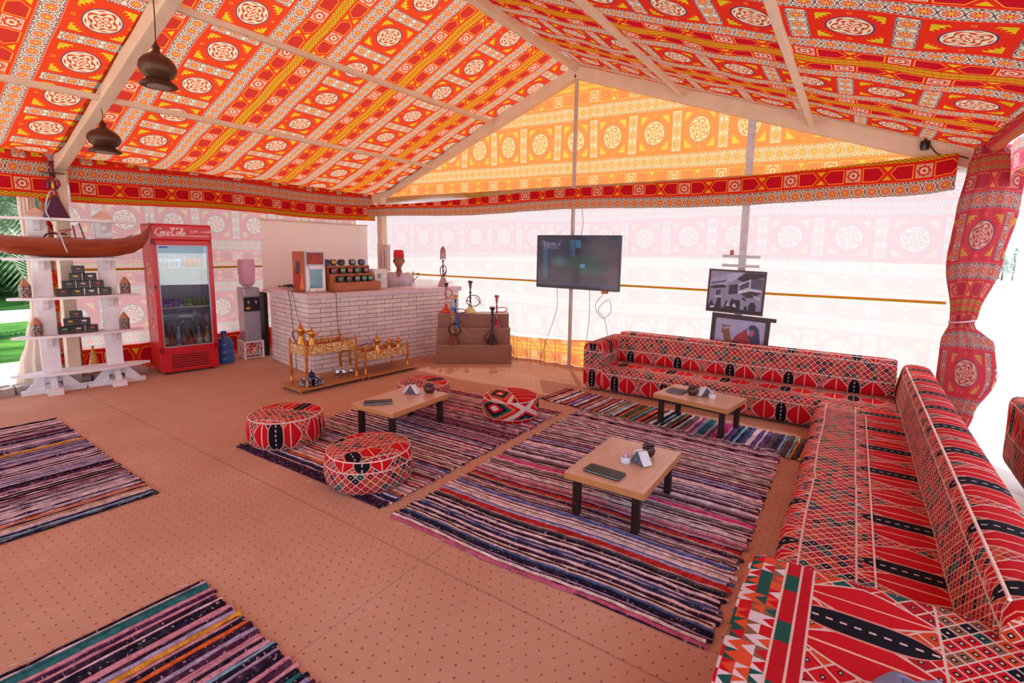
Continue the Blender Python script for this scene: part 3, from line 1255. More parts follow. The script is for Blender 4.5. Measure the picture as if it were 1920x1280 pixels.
# ------------------------------------------------------------------ poufs
def pouf(label, x, y, r, h, rz, mat, vo):
    root = thing('pouf', label, 'pouf', (x, y, 0), rz, 'red woven poufs round the low table')
    NA = 48
    prof = [(r * .90, .015), (r * .985, .05), (r * 1.015, h * .33), (r * 1.02, h * .6), (r * .99, h - .05), (r * .93, h - .012)]
    vs, fs, uvs = [], [], []
    acc = 0
    av = []
    for i, (rr, z) in enumerate(prof):
        if i:
            acc += math.hypot(rr - prof[i - 1][0], z - prof[i - 1][1])
        av.append(acc)
    for i, (rr, z) in enumerate(prof):
        for j in range(NA + 1):
            a = 2 * pi * j / NA
            k = 1 + .008 * sin(7 * a)
            vs.append((rr * k * cos(a), rr * k * sin(a), z))
            uvs.append((a * r * .91, av[i] + vo))
    w_ = NA + 1
    for i in range(len(prof) - 1):
        for j in range(NA):
            fs.append((i * w_ + j, i * w_ + j + 1, (i + 1) * w_ + j + 1, (i + 1) * w_ + j))
    def mk(name, vs, fs, uvs, par):
        me = bpy.data.meshes.new(name)
        me.from_pydata(vs, [], fs)
        ul = me.uv_layers.new(name='UVMap')
        fl = []
        for p in fs:
            for vi in p:
                fl.extend(uvs[vi])
        ul.data.foreach_set('uv', fl)
        me.shade_smooth()
        return put(name, me, mat, par)
    mk('side', vs, fs, uvs, root)
    vs, fs, uvs = [], [], []
    rings = [(r * .93, h - .012), (r * .8, h + .006), (r * .55, h + .014), (r * .28, h + .016), (0, h + .018)]
    for rr, z in rings:
        for j in range(NA + 1):
            a = 2 * pi * j / NA
            vs.append((rr * cos(a), rr * sin(a), z))
            uvs.append((rr * cos(a) + vo, rr * sin(a) + .05 + vo))
    for i in range(len(rings) - 1):
        for j in range(NA):
            fs.append((i * w_ + j, i * w_ + j + 1, (i + 1) * w_ + j + 1, (i + 1) * w_ + j))
    mk('top', vs, fs, uvs, root)
    tubeo('piping', [(r * .955 * cos(2 * pi * i / 32), r * .955 * sin(2 * pi * i / 32), h - .018) for i in range(32)], .005, M_PIPE, root, 6, 0, True)
    return root


K_P1 = kilim('kilim_pouf', .42, .50, 0)
K_P3 = kilim('kilim_pouf_diamond', .42, .50, 0, 'diamond')
K_P2 = kilim('kilim_pouf_lattice', .50, .40, 0)
pouf('red pouf left of the middle table, with red panels and checkered squares', -4.31, 2.60, .325, .285, .5, K_P1, .10)
pouf('red pouf nearest the camera, with a white diamond lattice round its side', -3.04, 2.50, .325, .285, 1.2, K_P2, .05 - .12)
pouf('red pouf nearest the back sofa, with large stepped diamonds on its side', -2.99, 4.36, .30, .255, 2.45, K_P3, .0)
pouf('red pouf partly hidden behind the middle low table', -4.14, 4.22, .30, .255, 3.0, K_P1, .3)

# ------------------------------------------------------------------ low tables
M_OAKTOP = None
def m_wood(name, c1, c2, rough=.4, sc=1.0, axis=0):
    if name in MC:
        return MC[name]
    m, nt = newmat(name)
    tc = nt.nodes.new('ShaderNodeTexCoord')
    mp = nt.nodes.new('ShaderNodeMapping')
    mp.inputs['Scale'].default_value = (1.5, 22, 22) if axis == 0 else (22, 1.5, 22)
    nt.links.new(tc.outputs['Object'], mp.inputs[0])
    n = noise(nt, 2.0 * sc, mp.outputs[0], 4, .6)
    col = ramp(nt, n, [(.3, C(c1)), (.7, C(c2))])
    finish(nt, pbsdf(nt, col, rough, 0, n, .08, .002))
    MC[name] = m
    return m


M_TOP = m_wood('pale_laminate', '#C9A084', '#D6B296', .28, 1, 1)
M_EDGE = m_wood('laminate_edge', '#C07C48', '#CE8E58', .4)
M_LEG = m_wood('dark_leg', '#1E100E', '#301A16', .35)


def low_table(label, x, y, lx, ly, h, rz):
    root = thing('low_table', label, 'table', (x, y, 0), rz, 'low wooden tables')
    bm = B()
    bm_box(bm, (0, 0, h - .025), (lx, ly, .05), bev=.004)
    top = obj('tabletop', bm, None, root)
    top.data.materials.append(M_TOP)
    top.data.materials.append(M_EDGE)
    for p in top.data.polygons:
        p.material_index = 0 if p.normal.z > .8 else 1
    bm = B()
    fx, fy = lx / 2 - .07, ly / 2 - .06
    for s in (-1, 1):
        bm_box(bm, (0, s * (fy - .01), h - .065), (2 * fx - .03, .025, .035))
        bm_box(bm, (s * (fx - .01), 0, h - .065), (.025, 2 * fy - .03, .035))
    obj('apron', bm, M_LEG, root)
    for sx in (-1, 1):
        for sy in (-1, 1):
            boxo('leg', (sx * fx, sy * fy, .006 + (h - .055) / 2), (.048, .048, h - .058), M_LEG, root, .003)
    return root


low_table('low oak topped table nearest the camera on the largest rag rug', -1.245, 3.27, .56, .79, .322, 0.0)
low_table('low oak topped table in the middle of the four red poufs', -3.665, 3.43, .55, .78, .318, .03)
low_table('low oak topped table in front of the long back sofa', -1.235, 5.26, .78, .52, .33, -.17)

M_LEATHER = plain('black_leather', '#1A1214', .35, 0, .3, 60, .4)
M_PAPER = plain('paper', '#E8E6EC', .8, 0, .04)
M_CLAY = plain('brown_clay', '#4A2018', .3, 0, .35, 20, .2)
M_CHINA = plain('white_china', '#E6EAF2', .15, 0, .03)
M_STEEL = plain('napkin_steel', '#6A7084', .35, .7, .1)


def menu(label, x, y, z, rz, w=.26, d=.115, tilt=.0):
    root = thing('menu_folder', label, 'menu', (x, y, z), rz, 'black menu folders on the low tables')
    boxo('cover', (0, 0, .004), (w, d, .006), M_LEATHER, root, .002)
    boxo('pages', (0, .002, .0095), (w - .01, d - .01, .005), M_PAPER, root)
    boxo('cover', (0, 0, .0155), (w, d, .006), M_LEATHER, root, .002)
    return root


menu('long black menu folder on the low table nearest the camera', -1.29, 3.00, .323, -.06)
menu('long black menu folder on the low table among the poufs', -3.72, 3.18, .319, .85)
menu('black menu folder on the low table before the back sofa', -1.47, 5.25, .331, -.1, .17, .15)


def napkins(label, x, y, z, rz):
    root = thing('napkin_holder', label, 'napkin holder', (x, y, z), rz, 'napkin holders on the low tables')
    bm = B()
    # perforated triangular ends: thin frame triangle with lattice bars
    for s in (-1, 1):
        yy = s * .032
        tri = [(-.062, 0), (.062, 0), (0, .088)]
        for a, b in zip(tri, tri[1:] + tri[:1]):
            bm_tube(bm, [(a[0], yy, a[1] + .003), (b[0], yy, b[1] + .003)], .003, 5)
        for k in range(1, 7):
            xx = -.062 + .124 * k / 7
            ht = .088 * (1 - abs(xx) / .062)
            d = min(ht, .05)
            bm_tube(bm, [(xx, yy, .003), (xx + (.062 - xx) * .5, yy, .003 + (.062 - xx) * .5 * 1.42)], .0028, 4)
            bm_tube(bm, [(xx, yy, .003), (xx - (.062 + xx) * .5, yy, .003 + (.062 + xx) * .5 * 1.42)], .0028, 4)
    obj('lattice_ends', bm, M_STEEL, root)['kind'] = 'stuff'
    for s in (-1, 1):
        for k in range(4):
            bm = B()
            bm_box(bm, (s * (.035 + .006 * k), 0, .049), (.0035, .062 + .01 * (k % 2), .098), 0, 0, 0, s * -.61)
            obj('napkin', bm, M_PAPER, root)
    return root


napkins('napkin holder with white napkins on the low table nearest the camera', -1.15, 3.30, .323, -.5)
napkins('napkin holder with white napkins on the low table among the poufs', -3.70, 3.60, .319, .3)
napkins('napkin holder with white napkins on the low table before the back sofa', -1.19, 5.28, .331, .9)


def clay_pot(label, x, y, z, s=1.0):
    root = thing('clay_pot', label, 'pot', (x, y, z), 0, 'brown clay pots on the low tables')
    latho('pot', [(.0, .0), (.032 * s, .0), (.048 * s, .02 * s), (.05 * s, .045 * s), (.038 * s, .066 * s), (.045 * s, .076 * s), (.038 * s, .076 * s), (.031 * s, .062 * s), (.03 * s, .02), (0, .015)], M_CLAY, root, n=24)
    for a in (0.3, 2.4, 4.5):
        boxo('rim_notch', (.041 * s * cos(a), .041 * s * sin(a), .078 * s), (.014, .012, .008), M_CLAY, root, .002, a)
    return root


clay_pot('brown clay pot on the low table nearest the camera', -1.150, 3.46, .323)
clay_pot('brown clay pot on the low table among the poufs', -3.58, 3.73, .319, 1.15)
clay_pot('brown clay pot on the low table before the back sofa', -1.30, 5.24, .331, 1.15)


def sugar_cup(label, x, y, z):
    root = thing('sugar_cup', label, 'cup', (x, y, z), 0, 'white cups of sugar sachets')
    latho('cup', [(0, 0), (.027, 0), (.035, .012), (.036, .05), (.033, .05), (.031, .014), (0, .008)], M_CHINA, root, n=24)
    for k in range(9):
        a = k * .7
        c = ['#E08AA8', '#F0E8EC', '#E8A0B4', '#F4F0F0'][k % 4]
        bm = B()
        bm_box(bm, (.018 * cos(a), .018 * sin(a), .048), (.016, .003, .06), a + .8, 0, random.uniform(-.15, .15), random.uniform(-.12, .12))
        obj('sachet', bm, plain('sachet' + c, c, .6), root)
    return root


sugar_cup('white cup of pink and white sugar sachets on the low table nearest the camera', -1.235, 3.24, .323)
sugar_cup('white cup of sugar sachets on the low table before the back sofa', -1.10, 5.22, .331)
# ------------------------------------------------------------------ rotated frame shared by rack, fridge and counter
RZ = math.atan2(.983, .184)
M_RED = plain('fridge_red', '#C0101C', .3, 0, .04, 3, .02)
M_REDL = plain('fridge_red_side', '#D01C24', .35, 0, .06, 3, .02)
M_WHITE = plain('white_paint', '#E8E6EA', .45, 0, .04)
M_LINER = plain('fridge_liner', '#8E98A8', .4, 0, .03)
M_BLACK = plain('black_plastic', '#120E12', .3, 0, .2)
M_CHROME = plain('chrome', '#C8CCD2', .18, 1.0, .05)
M_SILVER = plain('silver_grey', '#A4A6B2', .35, .55, .05)
M_GLASS = glassm('clear_glass', '#EEF4F6')
M_LOGO = plain('logo_white', '#F4F0F0', .5, 0, .02)


def ribbon(bm, pts, w, y, k=8, thin=.35):
    """flat calligraphic stroke in the x,z plane"""
    p = smooth_path([(a, 0, b) for a, b in pts], k)
    L, R = [], []
    n = len(p)
    for i in range(n):
        d = (p[min(i + 1, n - 1)] - p[max(i - 1, 0)])
        d = d.normalized() if d.length > 1e-9 else Vector((1, 0, 0))
        nx, nz = -d.z, d.x
        t = abs(d.z * .9 - d.x * .25)
        ww = w * (thin + (1 - thin) * t) * (.35 + .65 * min(1, 6 * i / n, 6 * (n - 1 - i) / n + .1))
        L.append(bm.verts.new((p[i].x + nx * ww, y, p[i].z + nz * ww)))
        R.append(bm.verts.new((p[i].x - nx * ww, y, p[i].z - nz * ww)))
    for i in range(n - 1):
        bm.faces.new((L[i], L[i + 1], R[i + 1], R[i]))


def script_logo(bm, x0, z0, h, y=0.0, sl=.22, wk=.075):
    """flowing script drink logo, two words joined by a hyphen; h = cap height"""
    def T(pts):
        return [(x0 + (a + sl * b) * h, z0 + b * h) for a, b in pts]
    W = wk * h
    S_ = [
        [(.78, .78), (.70, .95), (.45, 1.0), (.16, .78), (.04, .40), (.12, .10), (.34, .0), (.62, .10), (.80, .30)],
        [(.34, .0), (.50, -.22), (.95, -.30), (1.5, -.16), (1.9, -.12)],
        [(1.05, .42), (.92, .50), (.82, .36), (.84, .12), (.98, .04), (1.12, .18), (1.14, .38), (1.05, .48), (.98, .40), (1.25, .34)],
        [(1.52, .42), (1.42, .50), (1.28, .38), (1.28, .12), (1.40, .03), (1.58, .16)],
        [(1.90, .42), (1.78, .50), (1.64, .36), (1.64, .12), (1.74, .03), (1.88, .18), (1.94, .46), (1.92, .14), (2.02, .04), (2.14, .14)],
        [(2.10, .34), (2.32, .38)],
        [(3.02, .80), (2.94, .96), (2.70, 1.02), (2.42, .80), (2.30, .40), (2.38, .08), (2.62, .0), (2.88, .10), (3.06, .32)],
        [(2.62, 1.02), (2.30, 1.18), (2.05, .98), (2.22, .86), (2.6, .98), (3.1, 1.12), (3.6, 1.0)],
        [(3.26, .42), (3.14, .50), (3.04, .36), (3.06, .12), (3.20, .04), (3.34, .18), (3.36, .38), (3.26, .48), (3.44, .36)],
        [(3.50, .30), (3.72, .80), (3.76, 1.0), (3.64, 1.02), (3.54, .6), (3.52, .16), (3.62, .03), (3.74, .14)],
        [(4.08, .42), (3.96, .50), (3.82, .36), (3.82, .12), (3.92, .03), (4.06, .18), (4.12, .46), (4.10, .14), (4.20, .04), (4.34, .16)],
    ]
    for s in S_:
        ribbon(bm, T(s), W, y)


def text_mesh(s, size, mat, parent, loc, rot, name='lettering', ext=.0006):
    cu = bpy.data.curves.new('lettering', 'FONT')
    cu.body = s
    cu.size = size
    cu.extrude = ext
    cu.resolution_u = 3
    o = bpy.data.objects.new('tmp_lettering', cu)
    COL.objects.link(o)
    dg = bpy.context.evaluated_depsgraph_get()
    me = bpy.data.meshes.new_from_object(o.evaluated_get(dg))
    bpy.data.objects.remove(o)
    bpy.data.curves.remove(cu)
    me.materials.clear()
    r = put(name, me, mat, parent, loc)
    r.rotation_euler = rot
    return r


# ------------------------------------------------------------------ drinks fridge (local x along front, y towards the back)
FX, FY = -7.89, 2.98
W_, D_, H_ = .71, .55, 2.07
fr = thing('drinks_fridge', 'tall red drinks fridge with a glass door and white script lettering', 'fridge', (FX, FY, 0), RZ)
bm = B()
bm_box(bm, (.012, D_ / 2, H_ / 2 + .03), (.024, D_, H_ - .06), bev=.004)
bm_box(bm, (W_ - .012, D_ / 2, H_ / 2 + .03), (.024, D_, H_ - .06), bev=.004)
bm_box(bm, (W_ / 2, D_ - .012, H_ / 2 + .03), (W_, .024, H_ - .06), bev=.004)
bm_box(bm, (W_ / 2, D_ / 2, H_ - .012), (W_, D_, .024), bev=.004)
obj('body', bm, M_REDL, fr)
bm = B()
bm_box(bm, (.032, D_ / 2 + .03, 1.06), (.012, D_ - .1, 1.52))
bm_box(bm, (W_ - .032, D_ / 2 + .03, 1.06), (.012, D_ - .1, 1.52))
bm_box(bm, (W_ / 2, D_ - .05, 1.06), (W_ - .05, .012, 1.52))
bm_box(bm, (W_ / 2, D_ / 2, .33), (W_ - .05, D_ - .06, .02))
bm_box(bm, (W_ / 2, D_ / 2, 1.82), (W_ - .05, D_ - .06, .02))
obj('liner', bm, M_LINER, fr)
hd = boxo('header_panel', (W_ / 2, -.012, 1.955), (W_ + .005, .07, .215), M_RED, fr, .02)
boxo('trim_line', (W_ / 2 + .03, -.049, 1.912), (W_ * .82, .002, .006), M_LOGO, hd)
bm = B()
script_logo(bm, .045, 1.925, .082, -.0495)
obj('logo', bm, M_LOGO, hd, label='white script logo lettering')
text_mesh('\uFEA1\uFEAE\uFED4\uFE97 ..\uFE8F\uFEAE\uFEB7\uFE8D', .050, M_LOGO, hd, (.455, -.0495, 1.965), (pi / 2, 0, 0))
# side logo, reading upward, pale on the red side
bm = B()
script_logo(bm, 0, 0, .215, 0, .22, .13)
for v in bm.verts:
    x, z = v.co.x, v.co.z
    v.co = (-.0015, .13 + z * 1.0 + .05, .62 + x)
for v in bm.verts:
    v.co.y = .48 - (v.co.y)
obj('logo', bm, plain('logo_pink', '#F0A8A4', .5), fr, label='large pale script logo running up the side')
door = bpy.data.objects.new('door', None)
door.parent = fr
COL.objects.link(door)
bm = B()
for x in (.028, W_ - .028):
    bm_box(bm, (x, -.02, 1.075), (.056, .045, 1.54), bev=.006)
bm_box(bm, (W_ / 2, -.02, .34), (W_, .045, .08), bev=.006)
bm_box(bm, (W_ / 2, -.02, 1.815), (W_, .045, .065), bev=.006)
obj('door_frame', bm, M_RED, door)
bm = B()
for x in (.062, W_ - .062):
    bm_box(bm, (x, -.02, 1.08), (.014, .03, 1.42))
bm_box(bm, (W_ / 2, -.02, .385), (W_ - .11, .03, .014))
bm_box(bm, (W_ / 2, -.02, 1.777), (W_ - .11, .03, .014))
obj('gasket', bm, M_SILVER, door)
boxo('glass', (W_ / 2, -.02, 1.08), (W_ - .12, .006, 1.40), M_GLASS, door)
boxo('lock', (.008, -.045, 1.22), (.02, .02, .05), M_BLACK, door, .003)
boxo('sticker', (.135, -.0245, 1.755), (.10, .002, .022), plain('sticker_blue', '#4A50A8', .5), door)
lp = boxo('lower_panel', (W_ / 2, -.01, .165), (W_, .05, .27), M_RED, fr, .01)
for k in range(6):
    boxo('grille_slat', (W_ / 2, -.038, .075 + .034 * k), (W_ - .26, .014, .014), M_RED, lp, .003, rx=-.5)
    boxo('grille_gap', (W_ / 2, -.0358, .092 + .034 * k), (W_ - .26, .003, .010), M_BLACK, lp)
for x in (.08, W_ - .08):
    for y in (.06, D_ - .06):
        latho('foot', [(0, 0), (.02, 0), (.02, .05), (0, .05)], M_BLACK, fr, (x, y, 0), 10)
shz = [1.47, .92, .42]
for z in shz[:2]:
    bm = B()
    for k in range(14):
        bm_box(bm, (W_ / 2, .08 + k * .028, z), (W_ - .09, .004, .004))
    bm_box(bm, (W_ / 2, .06, z), (W_ - .09, .008, .02))
    obj('shelf', bm, M_WHITE, fr)
fl_ = bpy.data.lights.new('fridge_lamp', 'AREA')
fl_.shape = 'RECTANGLE'
fl_.size, fl_.size_y, fl_.energy, fl_.color = .5, .06, 1.2, (.85, .93, 1)
flo = bpy.data.objects.new('fridge_lamp', fl_)
COL.objects.link(flo)
flo.parent = fr
flo.location = (W_ / 2, .10, 1.79)


def local(o, x, y, z):
    """world position of a point in a rotated thing's frame"""
    c, s = cos(RZ), sin(RZ)
    return (FX + x * c - y * s, FY + x * s + y * c, z)


def can_mesh():
    bm = B()
    bm_lathe(bm, [(0, 0), (.022, 0), (.027, .006), (.027, .108), (.022, .116), (.021, .113), (0, .113)], n=16)
    return mesh_of(bm, 'can', True, .7)


CAN = can_mesh()
ORD = ['first', 'second', 'third', 'fourth', 'fifth']


def can(col, x, y, z, label, group):
    me = CAN.copy()
    o = put('drink_can', me, plain('can' + col, col, .3, .2, .35, 30))
    o.location = local(fr, x, y, z)
    tag(o, label, 'can', group)
    return o


for k in range(5):
    can('#C4D0EC', .10 + .058 * k, .11, 1.475, 'silver blue drink can, %s of five from the left on the top fridge shelf' % ORD[k], 'silver blue cans in the fridge')
for k in range(4):
    can('#D87A50', .41 + .058 * k, .11, 1.475, 'orange drink can, %s of four from the left on the top fridge shelf' % ORD[k], 'orange cans in the fridge')
for k in range(4):
    can('#4A4AB8', .10 + .060 * k, .11, .925, 'blue drink can, %s of four from the left on the middle fridge shelf' % ORD[k], 'blue cans in the fridge')
for k in range(5):
    can('#2FA05A', .37 + .058 * k, .11, .925, 'green drink can, %s of five from the left on the middle fridge shelf' % ORD[k], 'green cans in the fridge')


def bottle(x, y, z, h, r, body, cap, lab, label):
    root = thing('bottle', label, 'bottle', local(fr, x, y, z), 0, 'bottles in the bottom of the fridge')
    latho('body', [(0, 0), (r, 0), (r, h * .55), (r * .9, h * .62), (r * .38, h * .78), (r * .34, h * .93), (0, h * .93)], plain('btl' + body, body, .15), root, n=16)
    latho('cap', [(0, h * .93), (r * .4, h * .93), (r * .4, h), (0, h)], plain('cap' + cap, cap, .4), root, n=12)
    latho('paper_band', [(r * 1.01, h * .2), (r * 1.02, h * .21), (r * 1.02, h * .45), (r * 1.01, h * .46)], plain('lab' + lab, lab, .6), root, n=16)


BTL = [(.11, .13, .36, .035, '#7A2C20', '#C83030', '#C8B8A8', 'brown red bottle at the far left of the fridge bottom'), (.19, .12, .34, .03, '#5A2418', '#A0301C', '#8A5048', 'brown bottle second from the left in the fridge bottom'),
       (.26, .10, .30, .033, '#B8C8DC', '#E8E8F0', '#5068B0', 'clear bottle with a blue white band in the fridge bottom'), (.33, .14, .38, .028, '#4A3828', '#D8D0C8', '#A09080', 'tall slim dark bottle in the fridge bottom'),
       (.40, .09, .27, .036, '#3A1414', '#B01818', '#B81C24', 'dark bottle with a red band in the fridge bottom'), (.46, .16, .40, .027, '#5A5038', '#C8C0A0', '#9A8C70', 'tall olive bottle behind the others in the fridge bottom'),
       (.51, .10, .28, .034, '#B0A8A0', '#E0E0E0', '#D8D0D0', 'pale bottle beside the orange one in the fridge bottom'), (.56, .17, .39, .027, '#6A5030', '#C0B090', '#98886C', 'tall brown bottle at the back right of the fridge'),
       (.61, .09, .28, .037, '#D88A48', '#E8E0D0', '#E8D8B0', 'orange juice bottle at the right of the fridge bottom')]
for b in BTL:
    bottle(b[0], b[1], .34, *b[2:4], b[4], b[5], b[6], b[7])

# blue water bottle on the floor
wb = thing('water_bottle', 'large blue water bottle standing on the floor right of the red fridge', 'bottle', (-8.02, 3.90, 0))
M_BLUEP = plain('blue_plastic', '#2F62A8', .15, 0, .1, 6)
latho('body', [(0, .0), (.115, .0), (.128, .02), (.128, .09), (.120, .105), (.128, .12), (.128, .20), (.120, .215), (.128, .23), (.128, .31), (.10, .37), (.04, .40), (.034, .44), (0, .44)], M_BLUEP, wb, n=28)
latho('cap', [(0, .44), (.04, .44), (.04, .49), (0, .49)], plain('blue_cap', '#2850A0', .4), wb, n=20)

# ------------------------------------------------------------------ water cooler on its iron stand
st = thing('iron_stand', 'low white iron stand with scroll work under the water cooler', 'stand', (-7.96, 4.165, 0), RZ)
for x in (0.015, .285):
    for y in (.015, .30):
        boxo('leg', (x, y, .14), (.028, .028, .28), M_WHITE, st, .003)
bm = B()
for y in (.015, .30):
    bm_box(bm, (.15, y, .275), (.27, .028, .024))
    bm_box(bm, (.15, y, .02), (.27, .014, .012))
for x in (.015, .285):
    bm_box(bm, (x, .157, .275), (.028, .27, .024))
    bm_box(bm, (x, .157, .02), (.012, .27, .012))
obj('frame', bm, M_WHITE, st)
def scroll(cx, sg):
    return [(cx + sg * .055, .13), (cx + sg * .03, .20), (cx + sg * .005 + sg * .03, .225), (cx + sg * .075, .215), (cx + sg * .07, .18), (cx + sg * .05, .19)]
for y in (.005, .31):
    bm = B()
    for sg in (-1, 1):
        for fl2 in (1, -1):
            pts = [(.15 + sg * a, y, .145 + fl2 * b) for a, b in [(.012, .0), (.03, .05), (.07, .085), (.10, .06), (.09, .03), (.07, .04)]]
            bm_tube(bm, smooth_path(pts, 5), .0045, 5)
    bm_tube(bm, [(.15, y, .02), (.15, y, .27)], .004, 5)
    obj('scroll_work', bm, M_WHITE, st)
for x in (.015, .285):
    bm = B()
    for sg in (-1, 1):
        for fl2 in (1, -1):
            pts = [(x, .157 + sg * a, .145 + fl2 * b) for a, b in [(.012, .0), (.03, .05), (.07, .085), (.10, .06), (.09, .03), (.07, .04)]]
            bm_tube(bm, smooth_path(pts, 5), .0045, 5)
    bm_tube(bm, [(x, .157, .02), (x, .157, .27)], .004, 5)
    obj('scroll_work', bm, M_WHITE, st)
wc = thing('water_cooler', 'silver and black water cooler with a frosted bottle on top', 'water cooler', (-7.96, 4.165, .289), RZ)
boxo('housing', (.155, .17, .425), (.24, .27, .85), plain('cooler_side', '#B49AA4', .25, .3, .1, 2), wc, .01)
boxo('front_panel', (.155, .03, .235), (.235, .02, .47), M_SILVER, wc, .006)
boxo('tap_recess', (.155, .028, .585), (.235, .02, .22), M_BLACK, wc, .004)
boxo('top_cover', (.155, .02, .77), (.245, .04, .14), M_SILVER, wc, .02)
for x in (.10, .21):
    t = boxo('tap', (x, .008, .63), (.03, .04, .028), M_CHROME, wc, .006)
    boxo('spout', (x, -.004, .605), (.012, .014, .03), M_CHROME, t)
boxo('yellow_sticker', (.095, .0165, .525), (.06, .002, .035), plain('sticker_yellow', '#E0A020', .5), wc)
latho('bottle', [(0, .86), (.05, .86), (.085, .88), (.115, .92), (.112, 1.02), (.122, 1.06), (.122, 1.24), (.112, 1.285), (0, 1.29)], plain('frosted_pink', '#D2A8C4', .4, 0, .04, 3), wc, (.15, .17, 0), n=28)
# shade of the gap between cooler and counter, put in as a dark panel
boxp = obj('shade_panel', (lambda b: (bm_box(b, (0, 0, .52), (.22, .06, 1.04)), b)[1])(B()), plain('shade_panel', '#241818', .6))
boxp.location = (-8.12, 4.60, 0)
boxp.rotation_euler = (0, 0, RZ - pi / 2)
tag(boxp, 'dark panel standing in for the shaded gap between the water cooler and the brick counter', 'shade panel')

# ------------------------------------------------------------------ brick counter
CX, CY = -6.29, 4.22
ct = thing('brick_counter', 'L shaped service counter of painted pale bricks with a thick top', 'counter', (CX, CY, 0), RZ)
LL, LS, CH = 2.62, 1.42, 1.07
M_MORT = plain('mortar', '#6A5C62', .95, 0, .1, 30, .5)
BRK = [plain('brick_paint_a', '#E0CCC8', .75, 0, .07, 25, .5), plain('brick_paint_b', '#D8C4C4', .75, 0, .07, 25, .5), plain('brick_paint_c', '#E6D4CC', .75, 0, .07, 25, .5)]
bm = B()
bm_box(bm, (LL / 2, .17, CH / 2), (LL - .03, .31, CH))
bm_box(bm, (.17, LS / 2, CH / 2), (.31, LS - .03, CH))
obj('core', bm, M_MORT, ct)
NR = 16
rh = CH / NR
BM = {}
def brick_mesh(L, ax):
    key = (round(L, 3), ax)
    if key not in BM:
        bm = B()
        s = (L - .008, .03, rh - .007) if ax == 'x' else (.03, L - .008, rh - .007)
        bm_box(bm, (0, 0, 0), s)
        bmesh.ops.bevel(bm, geom=bm.edges[:], offset=.0022, segments=1, affect='EDGES')
        BM[key] = [mesh_of(bm, 'brick')]
        for i in (1, 2):
            BM[key].append(BM[key][0].copy())
        for me, mt in zip(BM[key], BRK):
            me.materials.append(mt)
    return random.choice(BM[key])


BL = .29
niche = (1.62, 1.86, .46)
for r in range(NR):
    z = (r + .5) * rh
    x = -.004
    first = BL if r % 2 == 0 else BL * .5
    while x < LL - .02:
        L = first if x < 0 else BL
        L = min(L, LL - x)
        if LL - x - L < .06:
            L = LL - x
        inn = niche[0] < x + L / 2 < niche[1] + .08 and z < niche[2] and False
        put('brick', brick_mesh(L, 'x'), None, ct, (x + L / 2, random.uniform(-.002, .002), z))
        x += L
    y = .018
    first = BL * .75 if r % 2 == 0 else BL
    f = True
    while y < LS - .02:
        L = first if f else BL
        f = False
        L = min(L, LS - y)
        if LS - y - L < .06:
            L = LS - y
        put('brick', brick_mesh(L, 'y'), None, ct, (random.uniform(-.002, .002), y + L / 2, z))
        y += L
bm = B()
bm_box(bm, (LL / 2 - .02, .19, CH + .038), (LL + .10, .50, .075), bev=.012)
bm_box(bm, (.20, LS / 2 + .02, CH + .0375), (.50, LS + .06, .074), bev=.012)
obj('countertop', bm, plain('counter_top', '#D4BEC4', .5, 0, .1, 10, .4), ct)
TZ = CH + .0765


def cl(x, y, z=0.0):
    c, s = cos(RZ), sin(RZ)
    return (CX + x * c - y * s, CY + x * s + y * c, z)


# mini display fridge on the counter
mf = thing('mini_fridge', 'small orange and red countertop display fridge with a white framed glass door', 'fridge', (-6.55, 4.34, TZ), 1.38)
M_OR = plain('orange_print', '#B85A30', .5, 0, .15, 3)
bm = B()
bm_box(bm, (.145, .24, .29), (.27, .44, .57), bev=.008)
mfb = obj('body', bm, M_OR, mf)
for nm, poly, c in (('red_print', [(.03, .02), (.20, .02), (.30, .18), (.27, .26), (.18, .30), (.03, .30)], '#B02420'), ('orange_patch', [(.24, .03), (.40, .03), (.34, .26), (.30, .24)], '#E0803A'), ('grey_patch', [(.10, .27), (.20, .24), (.27, .30), (.27, .43), (.14, .44)], '#4A4246')):
    bm = B()
    bm_prism(bm, [(.46 - a, b) for a, b in poly], 'x', .0075, .0095)
    obj(nm, bm, plain(nm, c, .5), mfb)
bm = B()
for x in (.012, .278):
    bm_box(bm, (x, .005, .29), (.022, .03, .58))
for z in (.572, .385, .01):
    bm_box(bm, (.145, .005, z), (.27, .03, .018))
obj('corner_frame', bm, M_SILVER, mf)
boxo('header_picture', (.145, .008, .48), (.24, .02, .16), plain('header_print', '#A02C1C', .4, 0, .4, 9), mf)
bm = B()
for x in (.03, .26):
    bm_box(bm, (x, -.018, .19), (.045, .025, .37), bev=.004)
for z in (.03, .352):
    bm_box(bm, (.145, -.018, z), (.25, .025, .05), bev=.004)
mfd = obj('door', bm, M_WHITE, mf)
boxo('glass', (.145, -.012, .19), (.20, .006, .29), plain('door_glass_blue', '#3E6478', .06, .1, .35, 8), mfd)
boxo('knob', (.145, -.034, .028), (.012, .01, .012), M_BLACK, mfd, .002)
# stepped display with tins
ds = thing('display_stand', 'brown three step wooden display stand on the counter', 'display stand', (-6.30, 4.67, TZ), 1.47)
M_BRW = m_wood('brown_board', '#A05A38', '#B4683F', .5)
boxo('step', (.38, .06, .068), (.76, .12, .125), M_BRW, ds, .003)
boxo('step', (.36, .165, .125), (.74, .09, .25), M_BRW, ds, .003)
boxo('step', (.34, .255, .185), (.72, .09, .37), M_BRW, ds, .003)


def dsl(x, y, z):
    a = 1.47
    return (-6.30 + x * cos(a) - y * sin(a), 4.67 + x * sin(a) + y * cos(a), TZ + z)


